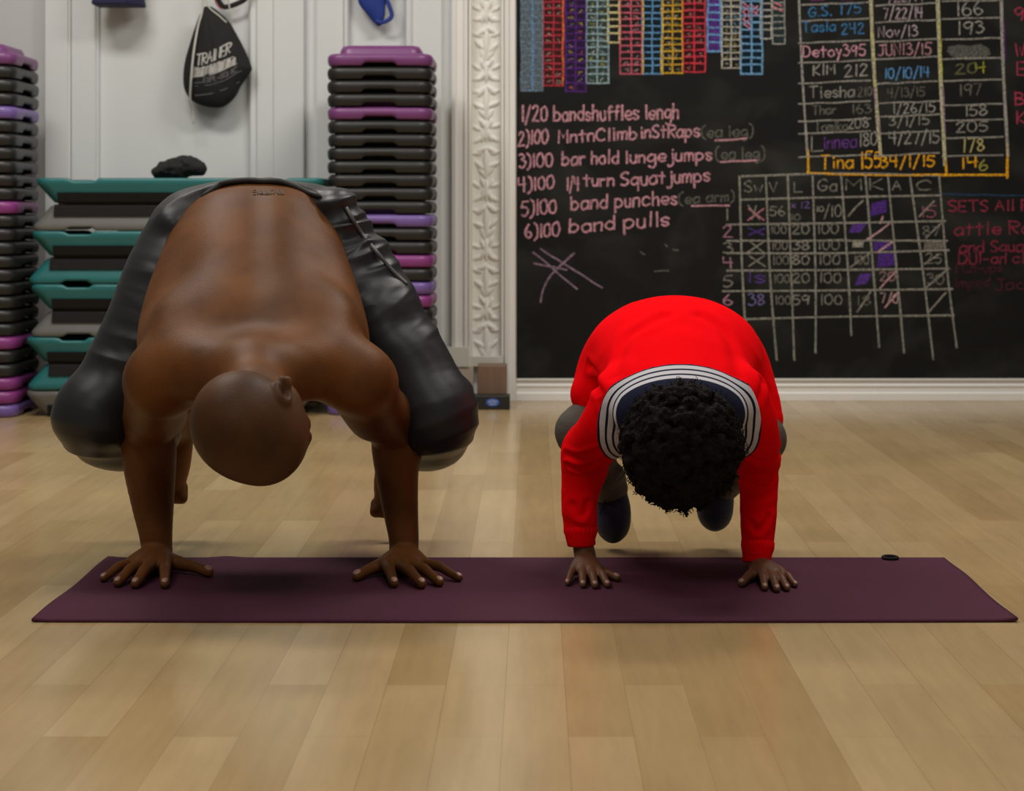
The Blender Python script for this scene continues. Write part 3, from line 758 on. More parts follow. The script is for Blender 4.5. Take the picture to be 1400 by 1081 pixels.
for p in ([(1190, 296), (1191, 278), (1212, 273), (1212, 290)], [(1194, 342), (1195, 329), (1219, 328), (1219, 340)], [(1199, 366), (1201, 347), (1226, 344), (1227, 362)]): smear(p, (66, 40, 110), .85)
lines([[(1186, 327), (1218, 304)], [(1200, 345), (1221, 330)], [(1203, 394), (1226, 370)], [(1204, 305), (1207, 296)], [(1210, 420), (1228, 400)]], (180, 140, 146), .66, 3.2)
write('20', 1203, 384, 1224, 12, (150, 120, 122), .5, 2.4); write('7/0', 1204, 414, 1228, 13, (175, 145, 148), .55, 2.4)
smear([(1262, 344), (1264, 331), (1290, 330), (1290, 342)], (110, 104, 96), .6)
smear([(1165, 338), (1166, 330), (1181, 330), (1180, 338)], (140, 138, 128), .7)
write('100', 1168, 361, 1188, 11, TG, .5, 2.2); write('18', 1172, 417, 1190, 12, TG, .35, 2.2)
write('15', 1260, 297, 1279, 15, (150, 90, 110), .55, 2.4); write('87', 1262, 322, 1284, 12, TG, .4, 2.2); write('25', 1266, 360, 1287, 13, TG, .5, 2.2); write('30', 1268, 388, 1290, 13, TG, .45, 2.2)
for i, (t, y) in enumerate([('1', 301), ('2', 324), ('3', 346), ('4', 366), ('5', 392), ('6', 417)]):
    write(t, 989 if i else 993, y, 1001 if i else 995, 15, (165, 120, 140) if i % 2 else TG, .55, 2.6)
for (x0, y0, x1, y1, c_, cv) in ((975, 150, 1050, 200, (30, 30, 28), .5), ):
    pass

# ---------------------------------------------------------------- things hung on the wall
def poly_bag(outline, Y0, depth, nring=14, sag=None):
    """cloth bag from its outline: domed front, flatter back; returns mesh builder and the front's depth function"""
    ol = catmull(outline + [outline[0]], 5)[:-1]
    cx_ = sum(p[0] for p in ol) / len(ol); cy_ = sum(p[1] for p in ol) / len(ol)
    def prof(s): return math.sqrt(max(0, 1 - s ** 2.4))
    m = MB(); rings = []
    ss = [1 - (1 - math.cos(k / nring * math.pi / 2)) for k in range(nring)]
    def crease(px, py):
        a = math.atan2(px - apex[0], py - apex[1] + 6)
        r_ = math.hypot(px - apex[0], py - apex[1])
        return .004 * math.sin(a * 26) * math.exp(-r_ / 60.0) + .0025 * math.sin(px * .25 + py * .13) * .6
    apex = min(ol, key=lambda p: p[1])
    def pt(x, y, s, front):
        d = depth * prof(s) * (1 if front else .35)
        Y = Y0 - (d + crease(x, y) * prof(s)) if front else Y0 + min(d, .012)
        return P(x, y, 7.2) * np.array([1, 0, 1]) + np.array([0, Y, 0])
    for s in reversed(ss): rings.append([pt(cx_ + (p[0] - cx_) * s, cy_ + (p[1] - cy_) * s, s, True) for p in ol])
    for s in ss[1:]: rings.append([pt(cx_ + (p[0] - cx_) * s, cy_ + (p[1] - cy_) * s, s, False) for p in ol])
    m.loft(rings)
    def front(px, py, lift):
        best = 1.0
        dx, dy = px - cx_, py - cy_
        a = math.atan2(dy, dx); rr_ = math.hypot(dx, dy)
        R_ = min((abs((math.atan2(p[1] - cy_, p[0] - cx_) - a + math.pi) % (2 * math.pi) - math.pi), math.hypot(p[0] - cx_, p[1] - cy_)) for p in ol)[1]
        s = min(1, rr_ / R_)
        q = pt(px, py, s, True); q[1] -= lift * 1.5 + .0012
        return tuple(q)
    return m, front

bag = empty('drawstring_bag'); bag.location = P(279, 5, 7.2)
m, front = poly_bag([(276, 6), (267, 22), (256, 55), (248, 84), (246, 108), (249, 124), (258, 136), (272, 143), (288, 146), (303, 144), (318, 131), (326, 116), (339, 97), (340, 88), (331, 66), (320, 45), (310, 28), (298, 16), (286, 7)], 7.268, .055)
m.build('pouch', M['black_cloth'], bag)
def bag_text(t, x0, y0, x1, y1, cap, w, mt, name, bow=3, wide=None):
    st, W = strokes(t, .1, 1.6); m = MB()
    for q in st:
        pl = []
        for p in catmull(q, 1) if len(q) > 2 else [q[0] + (q[1] - q[0]) * k / 4 for k in range(5)]:
            u_ = p[0] / W
            x = x0 + (x1 - x0) * u_; y = y0 + (y1 - y0) * u_ + bow * 4 * u_ * (1 - u_)
            pl.append((x + p[1] / 10 * cap * .10, y - p[1] / 10 * cap))
        ribbon(m, pl, w, front)
    return m.build(name, mt, bag, smooth=False)
bag_text('TRAINER', 267, 89, 313, 71, 15, 2.0, M['print'], 'print')['label'] = 'white word on the bag'
m = MB()
for k in range(26):
    u_ = k / 26
    x = 261 + 60 * u_; y = 104 - 17 * u_ + 12 * u_ * (1 - u_); h_ = random.uniform(8, 13)
    ribbon(m, [(x, y), (x + .9, y - h_ * .5), (x + 1.2, y - h_)], random.choice((1.3, 1.9, 2.4)), front)
ribbon(m, [(260, 105), (275, 103.5), (290, 101), (305, 95), (322, 86)], 1.6, front); ribbon(m, [(261, 95), (280, 92), (300, 85), (318, 77)], 1.2, front)
m.build('print_block', M['print'], bag, smooth=False)
bag_text('EXPL-SONIC', 277, 113, 322, 97, 7, 1.4, M['print_grey'], 'print_line')
m = MB()
ribbon(m, [(265, 117), (285, 116), (305, 110), (328, 96)], 1.0, front); ribbon(m, [(265, 130), (285, 128), (305, 122), (325, 111)], 1.3, front); ribbon(m, [(264, 113), (276, 112)], 1.4, front)
m.build('print_rule', M['print_grey'], bag, smooth=False)
def cord(pts, r, name, mt, par, Ys):
    m = MB(); m.tube(catmull([P(x, y, Y) for (x, y), Y in zip(pts, Ys)], 6), r, 8); return m.build(name, mt, par)
cord([(279, -30), (277, 12), (271, 35), (265, 70), (261.5, 105), (260, 136), (263, 152), (265, 169)], .0042, 'drawstring', M['cord'], bag, [7.24, 7.24, 7.228, 7.203, 7.2, 7.232, 7.262, 7.27])
cord([(281, -30), (283, 5), (300, 22), (310, 31)], .003, 'drawstring', M['cord'], bag, [7.25, 7.245, 7.24, 7.245])
cord([(310, -25), (313, 5), (316, 25), (317, 42)], .003, 'drawstring', M['cord'], bag, [7.24, 7.25, 7.262, 7.28])
tag(bag, 'black drawstring bag with white print hanging on the white panelled wall', 'bag')

belt = MB()
pts = catmull([P(x, y, 7.29) for x, y in [(296, -22), (297, -4), (304, 8), (312, 9), (324, 5), (336, -2), (343, -14)]], 6)
belt.tube(pts, [.010] * len(pts), 8, flat=.45)
st = empty('strap_loop'); st.location = P(310, -10, 7.3)
belt.build('strap', M['black_cloth'], st)
cord([(293, -25), (294, 0), (299, 9), (304, 12)], .0024, 'red_cord', mat('red_cord', (.35, .04, .03), .7), st, [7.275] * 4)
tag(st, 'black strap loop hanging beside the black drawstring bag, cut by the top edge', 'strap')

bb = empty('blue_bag'); bb.location = P(512, 0, 7.25)
m, fr = poly_bag([(480, -60), (484, -20), (487, 0), (497, 14), (510, 29), (517, 32), (523, 20), (525, 0), (531, -25), (534, -60)], 7.30, .022)
m.build('pouch', M['blue_cloth'], bb)
lp = MB()
lp.tube(catmull([P(x, y, 7.284) for x, y in [(524, -30), (527, -6), (533, 10), (535.5, 22), (529, 28.5), (520, 30.5), (514, 28)]], 6), .0085, 8, flat=.3)
lp.build('webbing_loop', M['blue_cloth'], bb)
tag(bb, 'royal blue cloth bag with a webbing loop hanging above the riser stack', 'bag')

nb = empty('tote_bag'); nb.location = P(160, 0, 7.2)
m = MB()
def ringz(z, o_):
    a = [(133 - o_, 7.16), (170 + o_ * .6, 7.15), (188 + o_, 7.24), (188 + o_, 7.295), (133 - o_, 7.285)]
    return [((x - CX) / FPX * 7.2, y, z) for x, y in a]
z0 = CAMH - (7.5 - CY) / FPX * 7.2
m.loft([ringz(z0, -7 + 12), ringz(z0 + .012, 5), ringz(z0 + .05, 2), ringz(z0 + .25, 0), ringz(z0 + .34, -6)])
m.build('body', M['navy_cloth'], nb, smooth=False, bevel=.006)
for yy in (7.17, 7.28):
    m = MB(); m.tube(catmull([((x - CX) / FPX * 7.2, yy, z) for x, z in [(145, z0 + .33), (150, z0 + .48), (165, z0 + .54), (180, z0 + .48), (185, z0 + .33)]], 6), .008, 8, flat=.4)
    m.build('handle', M['navy_cloth'], nb)
tag(nb, 'dark navy bag hanging at the top left, only its bottom edge showing', 'bag')
# ---------------------------------------------------------------- modelling organic bodies: a blended distance field turned into one mesh
class Vol:
    def __init__(s, lo, hi, h):
        s.h = h; s.lo = np.array(lo, np.float32)
        s.n = [int(math.ceil((hi[i] - lo[i]) / h)) + 1 for i in range(3)]
        s.ax = [(lo[i] + h * np.arange(s.n[i])).astype(np.float32) for i in range(3)]
        s.F = np.full(s.n, 1.0, np.float32)
    def win(s, lo, hi):
        sl = []
        for i in range(3):
            a = int(max(0, math.floor((lo[i] - s.lo[i]) / s.h))); b = int(min(s.n[i], math.ceil((hi[i] - s.lo[i]) / s.h) + 1))
            if b <= a: return None
            sl.append(slice(a, b))
        return tuple(sl)
    def grid(s, sl):
        return s.ax[0][sl[0]][:, None, None], s.ax[1][sl[1]][None, :, None], s.ax[2][sl[2]][None, None, :]
    def merge(s, sl, T, k, op='add'):
        A = s.F[sl]
        if op == 'add':
            h = np.maximum(k - np.abs(A - T), 0) / k if k > 0 else 0
            s.F[sl] = np.minimum(A, T) - h * h * k * 0.25
        elif op == 'sub':
            h = np.maximum(k - np.abs(A + T), 0) / k if k > 0 else 0
            s.F[sl] = np.maximum(A, -T) + h * h * k * 0.25
    def chain(s, pts, k=0.02, op='add', smooth=4):
        """pts: [(xyz, r)] round tube through the points"""
        q = [np.append(np.asarray(p, float), r) for p, r in pts]
        if smooth and len(q) > 2: q = catmull(q, smooth)
        q = np.array(q, np.float32)
        mg = k + 2 * s.h
        lo = (q[:, :3] - q[:, 3:]).min(0) - mg; hi = (q[:, :3] + q[:, 3:]).max(0) + mg
        big = s.win(lo, hi)
        if big is None: return
        T = np.full([b.stop - b.start for b in big], 1.0, np.float32)
        off = [b.start for b in big]
        for a, b in zip(q[:-1], q[1:]):
            rm = max(a[3], b[3]) + mg
            sl = s.win(np.minimum(a[:3], b[:3]) - rm, np.maximum(a[:3], b[:3]) + rm)
            if sl is None: continue
            sl = tuple(slice(max(w.start, g_.start), min(w.stop, g_.stop)) for w, g_ in zip(sl, big))
            if any(w.stop <= w.start for w in sl): continue
            X, Y, Z = s.grid(sl)
            d = b[:3] - a[:3]; L = float(d @ d) + 1e-12
            t = np.clip(((X - a[0]) * d[0] + (Y - a[1]) * d[1] + (Z - a[2]) * d[2]) / L, 0, 1)
            D = np.sqrt((X - a[0] - t * d[0]) ** 2 + (Y - a[1] - t * d[1]) ** 2 + (Z - a[2] - t * d[2]) ** 2) - (a[3] + (b[3] - a[3]) * t)
            ls = tuple(slice(w.start - o, w.stop - o) for w, o in zip(sl, off))
            T[ls] = np.minimum(T[ls], D)
        s.merge(big, T, k, op)
    def flat(s, pts, W, k=0.03, op='add', smooth=9):
        """pts: [(xyz, half width, half thickness)] flattened tube; W is the width direction"""
        q = [np.concatenate([np.asarray(p, float), [a, b]]) for p, a, b in pts]
        if smooth and len(q) > 2: q = catmull(q, smooth)
        q = np.array(q, np.float32); W = np.asarray(W, np.float32); W = W / np.linalg.norm(W)
        mg = k + 2 * s.h; r = q[:, 3:].max() + mg
        big = s.win(q[:, :3].min(0) - r, q[:, :3].max(0) + r)
        if big is None: return
        T = np.full([b.stop - b.start for b in big], 1.0, np.float32); off = [b.start for b in big]
        for a, b in zip(q[:-1], q[1:]):
            rm = max(a[3:].max(), b[3:].max()) + mg
            sl = s.win(np.minimum(a[:3], b[:3]) - rm, np.maximum(a[:3], b[:3]) + rm)
            if sl is None: continue
            sl = tuple(slice(max(w.start, g_.start), min(w.stop, g_.stop)) for w, g_ in zip(sl, big))
            if any(w.stop <= w.start for w in sl): continue
            X, Y, Z = s.grid(sl)
            d = b[:3] - a[:3]; L = float(d @ d) + 1e-12
            t = np.clip(((X - a[0]) * d[0] + (Y - a[1]) * d[1] + (Z - a[2]) * d[2]) / L, 0, 1)
            dx, dy, dz = X - a[0] - t * d[0], Y - a[1] - t * d[1], Z - a[2] - t * d[2]
            hw = a[3] + (b[3] - a[3]) * t; ht = a[4] + (b[4] - a[4]) * t
            w = dx * W[0] + dy * W[1] + dz * W[2]
            rest = np.maximum(dx * dx + dy * dy + dz * dz - w * w, 0)
            k0 = np.sqrt((w / hw) ** 2 + rest / ht ** 2)
            k1 = np.sqrt((w / hw ** 2) ** 2 + rest / ht ** 4) + 1e-6
            D = np.where(k0 < .2, -np.minimum(hw, ht) * .8, k0 * (k0 - 1) / k1)
            ls = tuple(slice(v.start - o, v.stop - o) for v, o in zip(sl, off))
            T[ls] = np.minimum(T[ls], D)
        s.merge(big, T, k, op)
    def ell(s, c, r, axes=None, k=0.02, op='add'):
        """ellipsoid; axes = 3 unit vectors for the radii"""
        c = np.asarray(c, np.float32); A = np.eye(3) if axes is None else np.array([np.asarray(a) / np.linalg.norm(a) for a in axes])
        mg = k + 2 * s.h; e = max(r) + mg
        ext = np.sqrt(((A * np.asarray(r)[:, None]) ** 2).sum(0)) + mg
        sl = s.win(c - ext, c + ext)
        if sl is None: return
        X, Y, Z = s.grid(sl)
        k0 = 0; k1 = 0
        for a, ri in zip(A, r):
            q = (X - c[0]) * float(a[0]) + (Y - c[1]) * float(a[1]) + (Z - c[2]) * float(a[2])
            k0 = k0 + (q / ri) ** 2; k1 = k1 + (q / ri ** 2) ** 2
        k0 = np.sqrt(k0); k1 = np.sqrt(k1) + 1e-6
        D = np.where(k0 < .1, -min(r) * .9, k0 * (k0 - 1) / k1).astype(np.float32)
        s.merge(sl, D, k, op)
    def cut(s, p, n):
        """keep only what lies on the side n points to"""
        n = np.asarray(n, np.float32); n = n / np.linalg.norm(n)
        X, Y, Z = s.ax[0][:, None, None], s.ax[1][None, :, None], s.ax[2][None, None, :]
        D = -((X - p[0]) * n[0] + (Y - p[1]) * n[1] + (Z - p[2]) * n[2])
        s.F = np.maximum(s.F, D)
    def mesh(s):
        F = s.F; S = F < 0
        c = np.zeros([n - 1 for n in F.shape], np.uint8)
        for a in (0, 1):
            for b in (0, 1):
                for d in (0, 1):
                    c += S[a:F.shape[0] - 1 + a, b:F.shape[1] - 1 + b, d:F.shape[2] - 1 + d]
        I = np.nonzero((c > 0) & (c < 8)); M_ = len(I[0])
        vid = np.full(c.shape, -1, np.int32); vid[I] = np.arange(M_)
        acc = np.zeros((M_, 3), np.float32); cnt = np.zeros(M_, np.float32)
        cor = [(a, b, d) for a in (0, 1) for b in (0, 1) for d in (0, 1)]
        for p in cor:
            for q in cor:
                if sum(abs(x - y) for x, y in zip(p, q)) != 1 or p > q: continue
                fa = F[I[0] + p[0], I[1] + p[1], I[2] + p[2]]; fb = F[I[0] + q[0], I[1] + q[1], I[2] + q[2]]
                x = (fa < 0) != (fb < 0); t = np.where(x, fa / np.where(x, fa - fb, 1), 0)
                pp = np.array(p, np.float32)[None] + (np.array(q) - np.array(p))[None].astype(np.float32) * t[:, None]
                acc[x] += pp[x]; cnt[x] += 1
        V = (np.stack(I, 1) + acc / cnt[:, None]) * s.h + s.lo
        quads = []
        for ax_ in range(3):
            sl0 = [slice(None)] * 3; sl1 = [slice(None)] * 3
            sl0[ax_] = slice(0, -1); sl1[ax_] = slice(1, None)
            D = S[tuple(sl0)] != S[tuple(sl1)]
            o1, o2 = [(1, 2), (2, 0), (0, 1)][ax_]
            J = np.nonzero(D)
            ok = (J[o1] > 0) & (J[o2] > 0) & (J[o1] < F.shape[o1] - 1) & (J[o2] < F.shape[o2] - 1)
            J = [j[ok] for j in J]
            def cell(a, b):
                K = list(J); K[o1] = K[o1] - a; K[o2] = K[o2] - b
                return vid[K[0], K[1], K[2]]
            q = np.stack([cell(1, 1), cell(0, 1), cell(0, 0), cell(1, 0)], 1)
            fl = ~S[J[0], J[1], J[2]]
            q[fl] = q[fl][:, ::-1]
            quads.append(q)
        Q = np.concatenate(quads)
        Q = Q[(Q >= 0).all(1)]
        return V, Q

def np_mesh(V, Q, name):
    me = bpy.data.meshes.new(name)
    me.vertices.add(len(V)); me.vertices.foreach_set('co', V.astype(np.float32).ravel())
    me.loops.add(Q.size); me.loops.foreach_set('vertex_index', Q.astype(np.int32).ravel())
    me.polygons.add(len(Q)); me.polygons.foreach_set('loop_start', np.arange(0, Q.size, 4, dtype=np.int32))
    me.polygons.foreach_set('loop_total', np.full(len(Q), 4, np.int32))
    me.update(calc_edges=True); me.validate()
    return me

def normals(V, Q):
    n = np.cross(V[Q[:, 2]] - V[Q[:, 0]], V[Q[:, 3]] - V[Q[:, 1]])
    N = np.zeros_like(V)
    for i in range(4): np.add.at(N, Q[:, i], n)
    return N / (np.linalg.norm(N, axis=1, keepdims=True) + 1e-9)

def relax(V, Q, it=2, f=.5):
    for _ in range(it):
        A = np.zeros_like(V); c = np.zeros(len(V), np.float32)
        for i in range(4):
            for j in (1, 3):
                np.add.at(A, Q[:, i], V[Q[:, (i + j) % 4]]); np.add.at(c, Q[:, i], 1)
        V = V + f * (A / c[:, None] - V)
    return V

def keep_largest(V, Q, share=0.02):
    """drop stray islands"""
    lab = np.arange(len(V))
    while True:
        m_ = lab[Q].min(1); new = lab.copy()
        for i in range(4): np.minimum.at(new, Q[:, i], m_)
        new = new[new]
        if (new == lab).all(): break
        lab = new
    u, inv, c = np.unique(lab, return_inverse=True, return_counts=True)
    good = c[inv] >= share * len(V)
    idx = np.cumsum(good) - 1
    Q = Q[good[Q].all(1)]
    return V[good], idx[Q]

_rng = np.random.default_rng(11)
_tab = _rng.random((64, 64, 64)).astype(np.float32)
def vnoise(Pq):
    """smooth value noise in -1..1"""
    f = np.floor(Pq).astype(int); t = Pq - f; t = t * t * (3 - 2 * t)
    o = 0
    for a in (0, 1):
        for b in (0, 1):
            for d in (0, 1):
                w = (t[:, 0] if a else 1 - t[:, 0]) * (t[:, 1] if b else 1 - t[:, 1]) * (t[:, 2] if d else 1 - t[:, 2])
                o = o + w * _tab[(f[:, 0] + a) % 64, (f[:, 1] + b) % 64, (f[:, 2] + d) % 64]
    return o * 2 - 1

def folds(V, Q, specs):
    """push cloth in and out along soft ridges; specs = [(centre, reach, fold direction across, spacing, depth, seed)]"""
    N = normals(V, Q); d = np.zeros(len(V), np.float32)
    for c, rad, dr, sp, amp, seed in specs:
        dr = np.asarray(dr, float); dr /= np.linalg.norm(dr)
        rel = V - np.asarray(c); g = np.exp(-(rel ** 2).sum(1) / rad ** 2)
        a = rel @ dr
        rest = rel - a[:, None] * dr
        q = np.concatenate([(a / sp)[:, None], (rest / (sp * 5.0))[:, :2] + rest[:, 2:3] / (sp * 5.0)], 1) + seed * 7.3
        n1 = vnoise(q); rid = 1 - 2 * np.abs(n1)
        d += g * amp * rid
    return V + N * d[:, None]

def groove(V, Q, pts, width, depth):
    """press a soft crease (depth > 0) or raise a ridge (depth < 0) along a line on a surface"""
    N = normals(V, Q); pts = np.array(catmull(pts, 5)); best = np.full(len(V), 9.0)
    for a, b in zip(pts[:-1], pts[1:]):
        d = b - a; t = np.clip(((V - a) @ d) / (d @ d + 1e-12), 0, 1)
        best = np.minimum(best, np.linalg.norm(V - a - t[:, None] * d, axis=1))
    e = np.exp(-(best / width) ** 2) - .45 * np.exp(-((best - 1.8 * width) / width) ** 2)
    return V - N * (e * depth)[:, None]

def snap(Vv, px, py, rad=4.0, lift=.003):
    """nearest visible point of a surface behind a photo position"""
    sx = CX + Vv[:, 0] / Vv[:, 1] * FPX; sy = CY - (Vv[:, 2] - CAMH) / Vv[:, 1] * FPX
    d = np.hypot(sx - px, sy - py); r_ = rad
    while not (d < r_).any(): r_ *= 1.5
    i = np.where(d < r_)[0]; j = i[np.argmin(Vv[i, 1])]
    q = Vv[j].copy(); q[1] -= lift; return q

def hand(v, wrist, fingers, thumb, s=1.0, palm_z=0.024, z0=MT):
    """a flat hand pressed on the mat. fingers: [(knuckle xy, tip xy)] index..little; thumb: tip xy. Returns nail places."""
    wr = np.asarray(wrist, float); nails = []
    mcps = []
    for i, (k_, t_) in enumerate(fingers):
        mc = np.array([k_[0], k_[1], z0 + palm_z * s * 1.05]); mcps.append(mc)
        v.chain([(wr + (0, 0, -.006 * s), .021 * s), ((wr + mc) / 2 + (0, 0, .004 * s), .0185 * s), (mc, .0155 * s)], k=.012 * s)
    fr = [.0112, .0115, .0110, .0098]
    for i, (k_, t_) in enumerate(fingers):
        mc = mcps[i]; r = fr[i] * s
        tp = np.array([t_[0], t_[1], z0 + r * .72]); d = tp - mc
        bend = np.array([0, 0, 1.0])
        pts = [(mc + d * -.05, r * 1.18), (mc + d * .22 + bend * .003 * s, r * 1.08), (mc + d * .45 + bend * .0065 * s, r * 1.08), (mc + d * .60 + bend * .0045 * s, r * .96), (mc + d * .78 + bend * .0012 * s, r * .93), (tp - d / np.linalg.norm(d) * r * .7, r * .84)]
        v.chain(pts, k=.0045 * s, smooth=3)
        nails.append((tp - d / np.linalg.norm(d) * r * .75 + (0, 0, r * .68), d / np.linalg.norm(d), r * .72))
    # thumb from the side of the palm near its base
    side = np.array([thumb[0] - wr[0], thumb[1] - wr[1], 0]); side /= np.linalg.norm(side)
    tr = .0122 * s
    base = wr * .72 + mcps[0] * .28; base[2] = z0 + .023 * s
    tp = np.array([thumb[0], thumb[1], z0 + tr * .75]); d = tp - base
    v.chain([(base, .019 * s), (base + d * .38 + (0, 0, .001 * s), .0155 * s), (base + d * .62 + (0, 0, .003 * s), .0122 * s), (base + d * .80 + (0, 0, .002 * s), .0112 * s), (tp - d / np.linalg.norm(d) * tr * .7, tr * .84)], k=.011 * s, smooth=3)
    nails.append((tp - d / np.linalg.norm(d) * tr * .8 + (0, 0, tr * .7), d / np.linalg.norm(d), tr * .78))
    return nails

def nail_objs(nails, parent, s=1.0):
    for c, d, r in nails:
        d = np.array(d); d[2] -= .25; d /= np.linalg.norm(d)
        sd = np.cross(d, (0, 0, 1)); sd /= np.linalg.norm(sd); up = np.cross(sd, d)
        m = MB(); rings = []
        nu, nv = 10, 6
        for j in range(nv + 1):
            ph = -math.pi / 2 + math.pi * j / nv
            rings.append([tuple(c + d * r * 1.1 * math.cos(ph) * math.cos(t) + sd * r * .86 * math.cos(ph) * math.sin(t) + up * r * .42 * math.sin(ph)) for t in [2 * math.pi * i / nu for i in range(nu)]])
        m.loft(rings)
        m.build('fingernail', M['nail'], parent)

def head(v, c, u, f, sz, k=.02, nose=True, ears=True, hw=.5):
    """skull, face and ears; u = up through the crown, f = the way the face looks, sz = half length of the head"""
    u = np.asarray(u, float); u /= np.linalg.norm(u); f = np.asarray(f, float); f -= u * (f @ u); f /= np.linalg.norm(f)
    l = np.cross(u, f)                        # the head's own left
    W = hw * sz * 2 * .80
    at = lambda a, b, d: np.asarray(c) + l * a * sz + f * b * sz + u * d * sz
    v.ell(at(0, -.06, .10), (W, sz * .98, sz * .92), (l, f, u), k)
    v.ell(at(0, -.30, .05), (W * .93, sz * .68, sz * .78), (l, f, u), .03)
    v.ell(at(0, .42, .02), (W * .80, sz * .50, sz * .70), (l, f, u), .03)
    v.ell(at(0, .40, -.55), (W * .66, sz * .40, sz * .58), (l, f, u), .03)     # face and jaw
    v.ell(at(0, .62, -.92), (W * .34, sz * .22, sz * .20), (l, f, u), .02)     # chin
    for s in (-1, 1):
        v.ell(at(s * .34, .72, -.22), (sz * .20, sz * .12, sz * .15), (l, f, u), .015)   # cheekbones
        v.ell(at(s * .30, .80, .05), (sz * .26, sz * .08, sz * .07), (l, f, u), .012)    # brow
        v.ell(at(s * .30, .86, -.08), (sz * .14, sz * .07, sz * .08), (l, f, u), .012, 'sub')
    v.chain([(at(0, .80, -.02), .06 * sz), (at(0, 1.0, -.30), .10 * sz), (at(0, .92, -.40), .13 * sz)], .012)
    for s in (-1, 1): v.ell(at(s * .11, .88, -.40), (.08 * sz, .08 * sz, .07 * sz), None, .008)
    v.ell(at(0, .84, -.62), (.24 * sz, .07 * sz, .05 * sz), (l, f, u), .008); v.ell(at(0, .82, -.72), (.20 * sz, .07 * sz, .05 * sz), (l, f, u), .008)
    if ears:
        for s in (-1, 1):
            e0 = at(s * (W / sz * .99), -.02, -.22); out = l * s
            rim = [e0 + (f * math.cos(t) * .155 + u * math.sin(t) * .235 + out * .025 - f * .05) * sz + out * sz * (.03 if math.cos(t) < .2 else 0.0) for t in np.linspace(-1.9, 2.6 + .6, 12)]
            v.chain([(p, .042 * sz) for p in rim], .012, smooth=2)
            v.ell(e0 + out * .0 * sz - f * .05 * sz, (.05 * sz, .13 * sz, .21 * sz), (out, f, u), .012)
            v.ell(e0 + out * .08 * sz + f * .01 * sz, (.10 * sz, .075 * sz, .12 * sz), (out, f, u), .010, 'sub')
            v.ell(e0 + out * .04 * sz - u * .28 * sz + f * .04 * sz, (.05 * sz, .08 * sz, .09 * sz), (out, f, u), .01)
    return at, W

def eyes(at, sz, parent, mt):
    for s in (-1, 1):
        c = at(s * .30, .80, -.08); m = MB(); rr_ = .10 * sz
        m.loft([[tuple(c + rr_ * np.array([math.cos(p) * math.cos(t), math.cos(p) * math.sin(t), math.sin(p)])) for t in np.linspace(0, 2 * math.pi, 13)[:-1]] for p in np.linspace(-1.5, 1.5, 8)])
        m.build('eye', mt, parent)
# ---------------------------------------------------------------- small black bundle lying on the step platforms
t = Vol(((205 - CX) / FPX * 6.95 - .02, 6.84, 9 * SH - .01), ((285 - CX) / FPX * 6.95 + .02, 7.08, 9 * SH + .10), .003)
for (px_, py_, r_) in ((226, 232, .031), (240, 229, .036), (253, 226, .038), (265, 227, .032), (272, 231, .026), (217, 236, .022), (246, 234, .036)):
    t.ell(P(px_, py_, 6.95), (r_ * 1.15, .055, r_), None, .012)
for px_ in (234, 247, 259, 268): t.chain([(P(px_, 214, 6.9), .004), (P(px_ + 3, 236, 6.885), .005)], .010, 'sub')
t.F = np.maximum(t.F, (9 * SH + .0006 - t.ax[2])[None, None, :])
V, Q = keep_largest(*t.mesh()); V = V + normals(V, Q) * (vnoise(V * 70) * .004)[:, None]
V[:, 2] = np.maximum(V[:, 2], 9 * SH + .0006)
tag(link('cloth_bundle', np_mesh(V, Q, 'cloth_bundle'), M['black_cloth']), 'small lumpy black bundle lying on the topmost teal step platform', 'bundle')

# ---------------------------------------------------------------- the man in crow pose
man = empty('person', tuple(P(383, 775, 3.88) * np.array([1, 1, 0]) + np.array([0, 0, MT])))
tag(man, 'bald shirtless person in dark trousers balancing on both hands in crow pose on the mat', 'person')
v = Vol((-1.04, 3.08, 0.0), (-.10, 4.38, .90), .0032)
# torso
nb_ = np.array([0, -.55, .83])
v.flat([(P(350, 514, 3.535), .080, .046), (P(350, 495, 3.60), .155, .060), (P(348, 475, 3.68), .186, .086), (P(345, 438, 3.77), .200, .108), (P(345, 383, 3.87), .190, .110), (P(349, 334, 3.955), .177, .100), (P(351, 309, 4.04), .184, .105), (P(351, 330, 4.12), .18, .11)], (1, 0, .05), .03)
# lats, flanks, shoulder blades, trapezius, back muscles
for s, dx in ((-1, 0), (1, 2)):
    X = lambda px: 346 + s * (px)
    v.chain([(P(X(108) + dx, 510, 3.67), .050), (P(X(112) + dx, 472, 3.74), .068), (P(X(98), 405, 3.84), .066), (P(X(78), 345, 3.92), .055)], .05)
    v.ell(P(X(80), 440, 3.66), (.075, .036, .085), ((1, 0, 0), (0, .6, -.8), (0, .8, .6)), .07)
    v.chain([(P(X(15), 510, 3.50), .040), (P(X(68), 509, 3.545), .043), (P(X(120), 512, 3.60), .044)], .08)
    v.chain([(P(X(34), 436, 3.71), .040), (P(X(38), 366, 3.82), .042), (P(X(36), 310, 3.935), .042)], .08)
    v.ell(P(X(66), 508 + (8 if s < 0 else 0), 3.72), (.09, .075, .042), None, .05)                    # chest
v.chain([(P(346, 424, 3.58), .004), (P(347, 341, 3.73), .004), (P(349, 274, 3.86), .004), (P(350, 220, 3.98), .004)], .04, 'sub')
# neck and head
v.chain([(P(346, 505, 3.58), .058), (P(347, 525, 3.48), .060), (P(349, 545, 3.39), .063), (P(348, 565, 3.33), .06)], .045)
HU, HF = np.array([.03, -.76, -.65]), np.array([.69, .53, -.50])
HC = P(345, 583, 3.27)
man_at, _ = head(v, HC, HU, HF, .107, .02, hw=.49)
